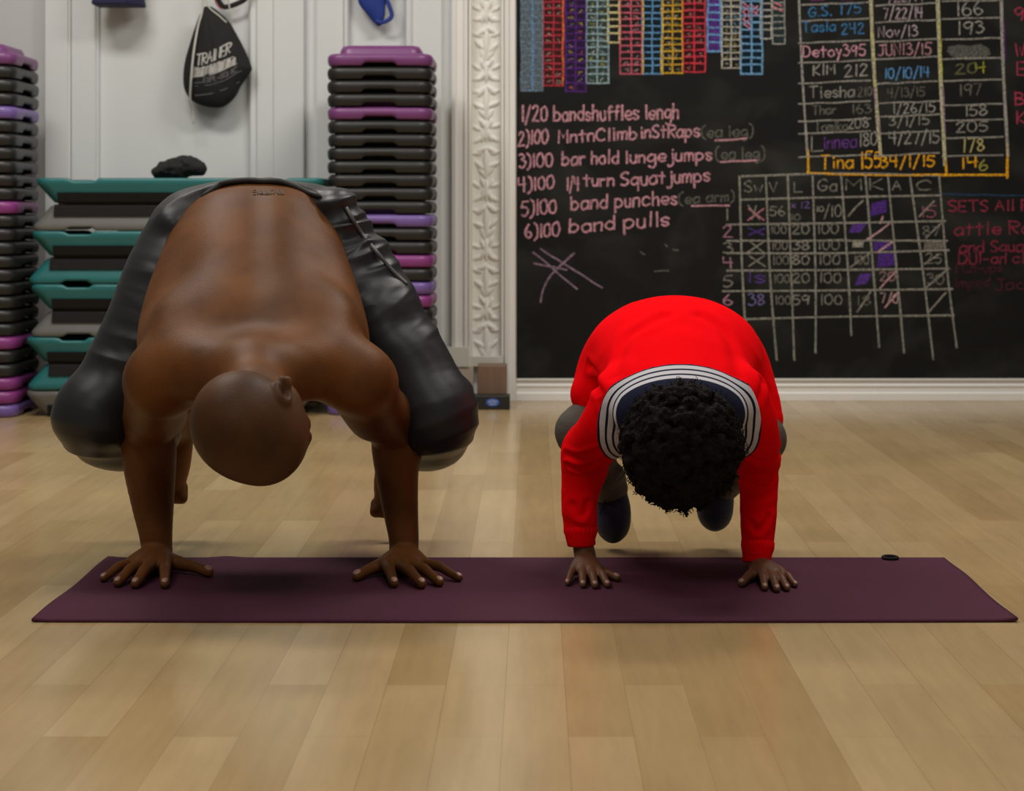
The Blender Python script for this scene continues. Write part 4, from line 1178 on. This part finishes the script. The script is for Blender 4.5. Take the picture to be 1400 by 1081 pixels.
# arms
v.chain([(P(216, 517, 3.62), .060), (P(215, 527, 3.66), .063), (P(211, 550, 3.75), .061), (P(206, 572, 3.84), .056), (P(203, 592, 3.885), .053), (P(204, 612, 3.885), .0565), (P(205, 642, 3.885), .0535), (P(209, 690, 3.885), .0435), (P(213, 730, 3.88), .0345), (P(215, 757, 3.885), .0315)], .03)
v.chain([(P(490, 515, 3.62), .060), (P(498, 528, 3.66), .063), (P(511, 553, 3.75), .061), (P(530, 575, 3.84), .055), (P(540, 595, 3.885), .051), (P(542, 615, 3.885), .0515), (P(543, 650, 3.885), .0445), (P(548, 700, 3.885), .0365), (P(552, 735, 3.88), .0315), (P(552, 757, 3.885), .0305)], .03)
v.ell(P(216, 522, 3.63), (.056, .070, .056), None, .04); v.ell(P(497, 520, 3.63), (.058, .070, .056), None, .04)   # deltoids
v.chain([(P(232, 518, 3.64), .046), (P(270, 506, 3.63), .045)], .05); v.chain([(P(470, 503, 3.64), .046), (P(425, 490, 3.63), .042)], .05)
v.chain([(P(222, 545, 3.70), .035), (P(230, 570, 3.80), .032)], .035); v.chain([(P(490, 538, 3.70), .041), (P(507, 568, 3.78), .04)], .035)
# the hands
def fp(px, py, z=.012): Y = (CAMH - z) * FPX / (py - CY); return ((px - CX) / FPX * Y, Y)
Lt = [fp(225, 801), fp(183, 801), fp(158, 799), fp(138, 792)]
Lk = [(-.752, 3.785), (-.777, 3.778), (-.801, 3.785), (-.822, 3.803)]
n1 = hand(v, P(215, 757, 3.885), list(zip(Lk, Lt)), fp(290, 785))
Rt = [fp(540, 800), fp(579, 801), fp(604, 798), fp(631, 791)]
Rk = [(-.303, 3.782), (-.277, 3.777), (-.253, 3.786), (-.232, 3.806)]
n2 = hand(v, P(552, 757, 3.885), list(zip(Rk, Rt)), fp(484, 791))
# legs inside the trousers, and the bare feet behind the forearms
for pts in ([(262, 335, 4.03, .085), (200, 455, 3.95, .075), (130, 570, 3.88, .058), (172, 592, 4.03, .055), (230, 585, 4.2, .040), (246, 580, 4.25, .036)],
            [(440, 335, 4.03, .085), (525, 455, 3.95, .075), (596, 568, 3.88, .058), (575, 595, 4.03, .055), (535, 595, 4.18, .042), (527, 592, 4.24, .036)]):
    v.chain([(P(a, b_, c_), r) for a, b_, c_, r in pts], .03)
for (hx, hy, tx, ty) in ((251, 558, 242, 668), (540, 585, 538, 690)):
    v.chain([(P(hx, hy, 4.27), .039), (P(hx * .7 + tx * .3 - 2, hy * .7 + ty * .3, 4.26), .033), (P(hx * .3 + tx * .7 - 6, hy * .3 + ty * .7, 4.245), .036), (P(tx - 8, ty, 4.225), .028)], .02)
    for i in range(5):
        a = P(tx - 24 + i * 8, ty - 2, 4.225); v.chain([(a, .012), (a + (0, -.012, -.026 + .003 * abs(i - 3)), .0105 + .003 * (i == (4 if hx < 300 else 0)))], .006)
V, Q = keep_largest(*v.mesh()); V = relax(V, Q, 2, .45)
Vr = relax(V, Q, 45, .5)
w_ = np.clip((V[:, 2] - .30) / .08, 0, 1) * np.clip((np.linalg.norm(V - HC, axis=1) - .15) / .05, 0, 1)
V = V + (Vr - V) * w_[:, None]
V[:, 2] = np.maximum(V[:, 2], MT + .0004)
del v
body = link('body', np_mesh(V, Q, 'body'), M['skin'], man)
man_skin = V
def head_shade(m, c, u, rad):
    """shade on the shaved head, painted into the skin colour around its centre"""
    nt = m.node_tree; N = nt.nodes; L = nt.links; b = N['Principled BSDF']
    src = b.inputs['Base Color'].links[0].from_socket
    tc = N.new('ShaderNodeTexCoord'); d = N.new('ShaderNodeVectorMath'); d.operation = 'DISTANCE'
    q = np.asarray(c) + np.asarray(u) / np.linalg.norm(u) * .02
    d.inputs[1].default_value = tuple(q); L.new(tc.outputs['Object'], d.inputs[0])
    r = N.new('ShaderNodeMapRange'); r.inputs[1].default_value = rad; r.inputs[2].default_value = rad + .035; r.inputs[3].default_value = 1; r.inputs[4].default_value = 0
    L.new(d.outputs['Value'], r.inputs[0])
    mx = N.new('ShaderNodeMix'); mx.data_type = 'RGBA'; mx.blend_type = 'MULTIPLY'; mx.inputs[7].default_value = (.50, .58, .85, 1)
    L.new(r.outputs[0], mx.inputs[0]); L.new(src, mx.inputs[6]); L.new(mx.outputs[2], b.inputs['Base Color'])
head_shade(M['skin'], HC, HU, .105)  # head's shade multiplied into its skin colour
nail_objs(n1 + n2, man)
eyes(man_at, .107, man, M['eye'])

# trousers
t = Vol((-1.06, 3.72, .10), (-.08, 4.42, .96), .004)
t.flat([(P(351, 312, 3.99), .187, .107), (P(351, 314, 4.06), .206, .112), (P(351, 325, 4.14), .208, .118), (P(351, 345, 4.20), .18, .11)], (1, 0, 0), .03)
t.cut(P(350, 277, 3.985), (0, .86, .10))
t.chain([(P(266, 328, 4.05), .105), (P(237, 380, 4.00), .104), (P(200, 455, 3.95), .093), (P(160, 520, 3.91), .082), (P(127, 567, 3.875), .0765)], .045)
t.chain([(P(127, 567, 3.875), .076), (P(140, 592, 3.95), .072), (P(172, 600, 4.03), .070), (P(202, 594, 4.12), .060), (P(214, 592, 4.15), .054)], .03)
t.chain([(P(438, 322, 4.05), .103), (P(474, 375, 4.00), .104), (P(522, 445, 3.95), .096), (P(567, 515, 3.91), .086), (P(598, 566, 3.875), .0785)], .045)
t.chain([(P(598, 566, 3.875), .078), (P(597, 590, 3.95), .074), (P(580, 600, 4.03), .070), (P(550, 595, 4.14), .060), (P(536, 592, 4.20), .052)], .03)
t.ell(P(632, 540, 3.93), (.022, .05, .035), None, .02)
t.ell(P(240, 308, 4.0), (.03, .06, .03), None, .03); t.ell(P(462, 285, 3.99), (.04, .06, .045), None, .03)
V, Q = keep_largest(*t.mesh())
del t
D1 = np.array([-.45, -.1, -.87]); D2 = np.array([.5, -.1, -.85])
V = folds(V, Q, [
    (P(240, 330, 3.95), .09, (-.3, -.2, -.9), .036, .008, 1), (P(465, 320, 3.95), .12, (.25, 0, -.95), .032, .013, 2), (P(500, 370, 3.9), .10, (.6, 0, -.7), .034, .009, 3),
    (P(205, 400, 3.9), .10, D1, .060, .003, 4), (P(520, 430, 3.88), .16, (.2, 0, -.97), .050, .006, 5), (P(570, 500, 3.85), .14, (.75, 0, .55), .045, .005, 6),
    (P(165, 540, 3.85), .12, (-.2, 0, -.95), .045, .006, 7), (P(600, 590, 3.9), .09, (.3, 0, -.9), .035, .007, 8), (P(120, 600, 3.9), .09, (-.2, 0, -.9), .035, .006, 9),
    (P(350, 260, 4.0), .12, (1, 0, 0), .03, .004, 10)])
V = relax(V, Q, 1, .4)
trousers = link('trousers', np_mesh(V, Q, 'trousers'), M['pants'], man)
trousers['label'] = 'dark slate trousers'
man_tr = V

# dark elastic waistband round the open back of the trousers
pts = [snap(man_tr, x, y, 6, .001) for x, y in [(276, 266), (292, 256.5), (312, 248.5), (335, 244.5), (355, 243.5), (378, 244.5), (400, 248.5), (420, 257), (434, 266)]]
m = MB(); m.tube(catmull(pts, 5), [.002] + [.0068] * (len(catmull(pts, 5)) - 2) + [.002], 10); wb = m.build('waistband', M['pants_dark'], man); wb['label'] = 'black elastic waistband'
pts = [snap(man_tr, x, y, 5, .004) for x, y in [(478, 283), (486, 300), (500, 318), (515, 338), (532, 358), (548, 374), (560, 384)]]
m = MB(); m.tube(catmull(pts, 5), .0042, 8); pk = m.build('pocket_edge', M['piping'], man); pk['label'] = 'grey pocket edging'
m = MB()
for k in range(7):
    x0 = 346 + k * 6.2
    for (a, b_) in random.sample([((0, 0), (0, 6)), ((0, 0), (4, 0)), ((0, 3), (4, 3)), ((4, 0), (4, 6)), ((0, 6), (4, 6)), ((0, 0), (4, 6))], 3):
        q = [snap(man_skin, x0 + a[0] + (b_[0] - a[0]) * i / 3, 258 + a[1] + (b_[1] - a[1]) * i / 3, 2.5, .0004) for i in range(4)]
        m.tube(q, .0014, 5)
tt = m.build('tattoo', mat('tattoo_ink', (.062, .028, .012), .6), man); tt['label'] = 'small faded dark tattoo on the lower back'
# ---------------------------------------------------------------- the child in crow pose
kid = empty('person', tuple(P(925, 775, 3.85) * np.array([1, 1, 0]) + np.array([0, 0, MT])))
tag(kid, 'curly haired child in a bright red sweater balancing on both hands on the mat', 'person')
v = Vol((.02, 3.22, 0.0), (.60, 4.25, .60), .0028)
v.flat([(P(930, 556, 3.63), .10, .055), (P(928, 505, 3.78), .115, .075), (P(926, 490, 3.93), .11, .075), (P(926, 510, 4.05), .12, .08)], (1, 0, 0), .03)
v.chain([(P(930, 555, 3.60), .055), (P(932, 575, 3.52), .045), (P(933, 590, 3.46), .045)], .03)
KU, KF = np.array([0, -.80, -.55]), np.array([.0, .55, -.83])
KC = P(931, 608, 3.43)
kid_at, _ = head(v, KC, KU, KF, .090, .02)
v.chain([(P(862, 556, 3.67), .034), (P(836, 578, 3.70), .032), (P(806, 620, 3.828), .030), (P(793, 680, 3.832), .024), (P(794, 725, 3.826), .021), (P(800, 760, 3.822), .0225)], .02)
v.chain([(P(1000, 556, 3.67), .034), (P(1022, 578, 3.70), .032), (P(1036, 622, 3.81), .030), (P(1037, 685, 3.81), .024), (P(1036, 738, 3.80), .021), (P(1034, 770, 3.785), .0225)], .02)
Lt = [fp(831.5, 800), fp(814, 801), fp(797, 800), fp(775, 797)]
Lw = P(800, 762, 3.822); Rw = P(1034, 772, 3.785)
Lk = [(Lw[0] + .024, 3.752), (Lw[0] + .009, 3.746), (Lw[0] - .008, 3.750), (Lw[0] - .024, 3.760)]
k1 = hand(v, Lw, list(zip(Lk, Lt)), fp(846.5, 791), s=.74)
Rt = [fp(1046, 804), fp(1063, 806), fp(1077, 804.5), fp(1089, 799.5)]
Rk = [(Rw[0] + .004, 3.722), (Rw[0] + .019, 3.716), (Rw[0] + .033, 3.722), (Rw[0] + .044, 3.734)]
k2 = hand(v, Rw, list(zip(Rk, Rt)), fp(1012, 799), s=.74)
for pts in ([(885, 520, 4.06, .06), (840, 555, 4.0, .05), (788, 592, 3.93, .040), (812, 630, 4.03, .034), (833, 655, 4.11, .028), (838, 700, 4.10, .022)],
            [(975, 520, 4.06, .06), (1010, 560, 4.0, .05), (1042, 597, 3.94, .040), (1015, 632, 4.03, .034), (990, 655, 4.12, .028), (977, 690, 4.11, .022)]):
    v.chain([(P(a, b_, c_), r) for a, b_, c_, r in pts], .025)
V, Q = keep_largest(*v.mesh()); V = relax(V, Q, 2, .45); V[:, 2] = np.maximum(V[:, 2], MT + .0004)
link('body', np_mesh(V, Q, 'body'), M['skin_child'], kid)
nail_objs(k1 + k2, kid)
eyes(kid_at, .090, kid, M['eye'])

# sweater
def sweater_vol(h, grow=0.0):
    t = Vol((.02, 3.44, .05), (.60, 4.25, .62), h)
    g = grow
    t.flat([(P(929, 562, 3.575), .118 + g, .070 + g), (P(928, 540, 3.64), .132 + g, .082 + g), (P(927, 510, 3.74), .150 + g, .098 + g), (P(926, 488, 3.85), .172 + g, .116 + g), (P(922, 484, 3.95), .186 + g, .124 + g), (P(922, 496, 4.05), .186 + g, .118 + g)], (1, 0, 0), .03)
    t.chain([(P(862, 500, 4.03), .085 + g), (P(838, 520, 4.00), .078 + g), (P(815, 538, 3.965), .055 + g)], .05)
    t.chain([(P(985, 500, 4.03), .085 + g), (P(1010, 530, 4.00), .078 + g), (P(1040, 574, 3.965), .048 + g)], .05)
    t.chain([(P(858, 545, 3.66), .068 + g), (P(836, 575, 3.69), .058 + g), (P(815, 603, 3.77), .052 + g), (P(803, 616, 3.82), .0525 + g), (P(799, 640, 3.832), .0475 + g), (P(793, 680, 3.832), .0385 + g), (P(793, 712, 3.828), .0355 + g), (P(794, 742, 3.825), .0290 + g)], .025)
    t.chain([(P(1004, 545, 3.66), .068 + g), (P(1022, 575, 3.69), .058 + g), (P(1032, 603, 3.76), .050 + g), (P(1036, 624, 3.81), .0465 + g), (P(1037, 645, 3.815), .0415 + g), (P(1037, 690, 3.81), .0375 + g), (P(1036, 735, 3.80), .0335 + g), (P(1034, 766, 3.79), .0285 + g)], .025)
    return t
t = sweater_vol(.0036)
t.cut(P(925, 520, 4.085), (0, -1, -.35))                          # hem
# open cuffs
for c_, d_ in ((P(794.5, 748, 3.824), (.0, 0, 1)), (P(1034, 772, 3.788), (0, 0, 1))):
    t.ell(c_ - np.array([0, 0, .022]), (.05, .05, .028), None, .004, 'sub')
V, Q = keep_largest(*t.mesh())
V = folds(V, Q, [(P(806, 622, 3.78), .06, (.1, 0, 1), .022, .0075, 1), (P(1037, 628, 3.77), .06, (-.1, 0, 1), .022, .0075, 2), (P(795, 690, 3.79), .06, (.35, 0, 1), .026, .004, 3),
                 (P(1037, 700, 3.77), .06, (-.4, 0, 1), .026, .004, 4), (P(925, 455, 3.75), .13, (.35, .3, .7), .075, .004, 5), (P(815, 540, 3.9), .09, (1, 0, -.5), .035, .005, 6), (P(1035, 560, 3.9), .09, (1, 0, .5), .035, .005, 7),
                 (P(850, 480, 3.85), .10, (1, 0, -.7), .04, .005, 8), (P(1000, 480, 3.85), .10, (1, 0, .7), .04, .005, 9)])
V = relax(V, Q, 4, .5)
for line, w_, d_ in (([(838, 508), (844, 480), (858, 455), (880, 440), (905, 428)], .016, .005), ([(1012, 508), (1008, 480), (996, 455), (982, 440), (960, 428)], .016, .0045), ([(800, 500), (812, 530), (822, 556)], .010, .007),
                     ([(1048, 520), (1040, 550), (1034, 575)], .010, .006), ([(770, 622), (790, 628), (812, 622), (834, 612)], .007, .007), ([(775, 640), (795, 645), (820, 636)], .006, .005),
                     ([(1015, 622), (1035, 634), (1062, 628)], .007, .007), ([(1018, 660), (1038, 668), (1058, 655)], .007, .005), ([(778, 690), (795, 700), (808, 690)], .007, .004), ([(1022, 712), (1040, 722), (1056, 705)], .007, .004)):
    V = groove(V, Q, [snap(V, x, y, 5, 0) for x, y in line], w_, d_)
kid_sw = V
sw = link('sweater', np_mesh(V, Q, 'sweater'), M['sweater'], kid); sw['label'] = 'bright red sweater'
# ribbed cuffs
def cuff(c0, c1, r0, r1, n=48):
    m = MB(); c0, c1 = np.array(c0), np.array(c1); rings = []
    ax_ = (c1 - c0) / np.linalg.norm(c1 - c0); a = np.cross(ax_, (0, 1, 0)); a /= np.linalg.norm(a); b_ = np.cross(ax_, a)
    for s, r, rb in [(0, r0 * .93, 0), (.05, r0, 1), (.3, r0, 1), (.7, r1, 1), (.95, r1, 1), (1, r1 * .95, 0), (1, r1 * .82, 0), (.8, r1 * .8, 0)]:
        rings.append([tuple(c0 + (c1 - c0) * s + (a * math.cos(q) + b_ * math.sin(q)) * (r + .0009 * rb * math.sin(q * 24))) for q in [2 * math.pi * i / (n * 2) for i in range(n * 2)]])
    m.loft(rings, cap0=False, cap1=False)
    return m.build('cuff', M['sweater'], kid)
cuff(P(793.5, 718, 3.828), P(795, 746, 3.824), .0345, .0285)
cuff(P(1036.5, 738, 3.80), P(1034, 770, 3.788), .0335, .0285)

# striped collar: a band of its own lying over neck and shoulders
def collar():
    t = sweater_vol(.0026, .0105)
    X, Y, Z = t.ax[0][:, None, None], t.ax[1][None, :, None], t.ax[2][None, None, :]
    return t, X, Y, Z
# an oval round the neck: r = 1 on the collar's outer rim
O = P(928, 585, 3.58); ax_ = np.array([0, .90, .43]); ax_ /= np.linalg.norm(ax_); up = np.array([0, -ax_[2], ax_[1]])
def oval(x, y, z):
    dx = x - O[0]; du = (y - O[1]) * up[1] + (z - O[2]) * up[2] + .030
    return (np.abs((dx - .004) / .160) ** 2.2 + np.abs(du / np.where(du > 0, .165, .136)) ** 2.2) ** (1 / 2.2)
t, X, Y, Z = collar()
t.F = np.maximum(t.F, ((oval(X, Y, Z) - 1) * .12).astype(np.float32))
t.F = np.maximum(t.F, ((Y - O[1]) * ax_[1] + (Z - O[2]) * ax_[2] - .047 - .25 * np.maximum(0, -((Y - O[1]) * up[1] + (Z - O[2]) * up[2]) - .01)).astype(np.float32))
inner = sweater_vol(.0026, .0015)
t.F = np.maximum(t.F, -inner.F)
V, Q = keep_largest(*t.mesh(), share=.05)
V = relax(V, Q, 1, .4)
del t, inner
def collar_mat():
    m = bpy.data.materials.new('striped_rib_knit'); m.use_nodes = True
    nt = m.node_tree; N = nt.nodes; L = nt.links; b = N['Principled BSDF']; b.inputs['Roughness'].default_value = .85; b.inputs['Specular IOR Level'].default_value = .15
    at_ = N.new('ShaderNodeAttribute'); at_.attribute_name = 'stripe'
    rp = N.new('ShaderNodeValToRGB'); rp.color_ramp.interpolation = 'CONSTANT'
    navy = (.008, .010, .032, 1); wh = (.56, .55, .60, 1)
    e = rp.color_ramp.elements
    e[0].position = 0; e[0].color = navy; e[1].position = .10; e[1].color = wh
    for p, c in ((.30, navy), (.39, wh), (.58, navy), (.67, wh), (.85, navy)):
        k = rp.color_ramp.elements.new(p); k.color = c
    L.new(at_.outputs['Fac'], rp.inputs[0]); L.new(rp.outputs[0], b.inputs['Base Color'])
    return m
M['collar'] = collar_mat()
me = np_mesh(V, Q, 'collar')
n_ = len(me.vertices); co = np.empty(n_ * 3, np.float32); me.vertices.foreach_get('co', co); co = co.reshape(-1, 3)
da = (co[:, 1] - O[1]) * ax_[1] + (co[:, 2] - O[2]) * ax_[2]
top_ = np.clip(((co - O) @ up + .03) / .10, 0, 1)
e_ = (1 - oval(co[:, 0], co[:, 1], co[:, 2])) * .155 * (1 - top_) + top_ * .85 * np.maximum(0, .047 - da)      # metres in from the rim
att = me.attributes.new('stripe', 'FLOAT', 'POINT'); att.data.foreach_set('value', np.clip(e_ / .047, 0, 1).astype(np.float32))
co_o = link('collar', me, M['collar'], kid); co_o['label'] = 'navy collar with three white stripes'

# hair: a cap of tight curls with longer tufts hanging over the forehead
h = Vol((.14, 3.20, .10), (.42, 3.62, .50), .0028)
kl = np.array([1, 0, 0.]); ku = KU / np.linalg.norm(KU); kf = KF - ku * (KF @ ku); kf /= np.linalg.norm(kf)
HCn = P(931, 608, 3.43)
h.ell(HCn, (.104, .100, .102), (kl, kf, ku), .01)
h.ell(HCn + kf * .035 - ku * .005, (.092, .085, .075), (kl, kf, ku), .03)
rng = np.random.default_rng(5)
tufts = []
while len(tufts) < 620:
    d = rng.normal(size=3); d /= np.linalg.norm(d)
    a, b_, c_ = d @ kl, d @ kf, d @ ku
    if c_ < -.35 and b_ > -.2: continue                  # keep the face clear
    if c_ < -.75: continue
    p = HCn + kl * a * .104 + kf * b_ * .108 + ku * c_ * .102
    tufts.append(p)
    r_ = rng.uniform(.007, .0125)
    h.ell(p + d * rng.uniform(-.004, .004), (r_, r_, r_), None, .005)
for i in range(110):                                     # fringe hanging down
    a = rng.uniform(-1.05, 1.05)
    p = HCn + np.array([math.sin(a) * .094, rng.uniform(-.045, .035), -math.cos(a) * .088])
    ln = rng.uniform(.012, .034) * (1.15 - abs(a) * .55)
    q = p + np.array([rng.uniform(-.008, .008) + .01 * math.sin(a), rng.uniform(-.006, .006), -ln])
    h.chain([(p, .0075), ((p + q) / 2 + rng.normal(size=3) * .002, .0058), (q, .0026)], .005)
V, Q = keep_largest(*h.mesh()); del h
N_ = normals(V, Q); V = V + N_ * (vnoise(V * 130) * .0028 + vnoise(V * 260 + 9) * .0014)[:, None]
hair = link('hair', np_mesh(V, Q, 'hair'), M['hair'], kid); hair['label'] = 'short black curly hair'
# fine curls breaking the outline
cm = MB()
for i in range(900):
    j = rng.integers(len(V)); p = V[j]; n = N_[j]
    if (p - HCn) @ ku < -.03 and (p - HCn) @ kf > .0: continue
    a = np.cross(n, rng.normal(size=3)); a /= np.linalg.norm(a); b_ = np.cross(n, a)
    ln = rng.uniform(.006, .014); r_ = rng.uniform(.0025, .005); ph = rng.uniform(0, 6)
    pts = [p + n * (ln * s - .003) + (a * math.cos(ph + 7 * s) + b_ * math.sin(ph + 7 * s)) * r_ * s for s in np.linspace(0, 1, 6)]
    cm.tube(pts, [.0011, .0011, .001, .0009, .0008, .0004], 4)
cm.build('curls', M['hair'], hair)

# trousers and shoes
t = Vol((.02, 3.82, .03), (.60, 4.28, .56), .0036)
t.flat([(P(927, 515, 4.05), .15, .10), (P(927, 520, 4.13), .15, .10)], (1, 0, 0), .03)
t.chain([(P(885, 520, 4.07), .085), (P(835, 560, 4.0), .070), (P(794, 590, 3.94), .050)], .03); t.chain([(P(794, 590, 3.94), .049), (P(806, 625, 4.0), .046), (P(824, 648, 4.07), .044), (P(833, 668, 4.115), .041)], .02)
t.chain([(P(972, 520, 4.07), .085), (P(1015, 565, 4.0), .068), (P(1043, 600, 3.94), .046)], .03); t.chain([(P(1043, 600, 3.94), .046), (P(1022, 628, 4.02), .044), (P(1000, 648, 4.09), .042), (P(986, 664, 4.12), .039)], .02)
V, Q = keep_largest(*t.mesh()); del t
V = folds(V, Q, [(P(785, 595, 3.9), .05, (.3, 0, 1), .02, .005, 1), (P(825, 650, 4.05), .06, (-.5, 0, 1), .025, .005, 2), (P(1045, 605, 3.9), .05, (.2, 0, 1), .02, .004, 3), (P(1000, 650, 4.05), .06, (.5, 0, 1), .025, .005, 4)])
tr = link('trousers', np_mesh(V, Q, 'trousers'), M['child_pants'], kid); tr['label'] = 'grey corduroy trousers'

def shoe(an, mid, toe, wid, name='shoe'):
    """an, mid, toe: ankle, ball and toe of a foot that hangs toe down"""
    t = Vol(np.minimum(np.minimum(an, mid), toe) - .07, np.maximum(np.maximum(an, mid), toe) + .07, .0026)
    t.chain([(an, .036), (an * .5 + mid * .5, .036), (mid, wid), (mid * .35 + toe * .65, wid * .96), (toe, wid * .72)], .012)
    t.ell(an * .4 + mid * .6 + np.array([0, -.016, 0]), (.022, .014, .04), None, .02)        # tongue
    d = (toe - an) / np.linalg.norm(toe - an); back = np.cross(np.array([1, 0, 0]), d)
    if back[1] < 0: back = -back
    t.cut(mid + back * wid * .62, -back)
    V, Q = keep_largest(*t.mesh()); V = relax(V, Q, 1, .4)
    o = link(name, np_mesh(V, Q, name), M['shoe'], kid); o['label'] = 'navy canvas shoe'
    s = Vol(np.minimum(an, toe) - .08, np.maximum(an, toe) + .08, .0026)
    s.chain([(an, .038), (an * .5 + mid * .5, .036), (mid, wid + .002), (mid * .35 + toe * .65, wid * .98), (toe, wid * .76)], .012)
    s.cut(mid + back * wid * .60, back); s.cut(mid + back * (wid * .60 + .012), -back)
    V, Q = keep_largest(*s.mesh())
    so = link('sole', np_mesh(V, Q, 'sole'), M['sole'], o)
    m = MB()
    for k in range(4):
        c = an * (.55 - .11 * k) + mid * (.45 + .11 * k) + np.array([0, -wid - .001, 0])
        m.tube([c + (-.018, .006, .004), c + (0, -.001, 0), c + (.018, .006, -.004)], .0022, 6)
    c = an * .6 + mid * .4 + np.array([0, -wid - .002, 0])
    m.tube(catmull([c, c + (-.014, -.006, -.012), c + (-.022, -.004, -.03), c + (-.026, -.002, -.045)], 4), .0016, 6)
    m.build('lace', M['black_cloth'], o)
shoe(P(834, 655, 4.125), P(837, 696, 4.115), P(838, 724, 4.10), .041)
shoe(P(984, 655, 4.135), P(978, 684, 4.125), P(977, 708, 4.11), .041)
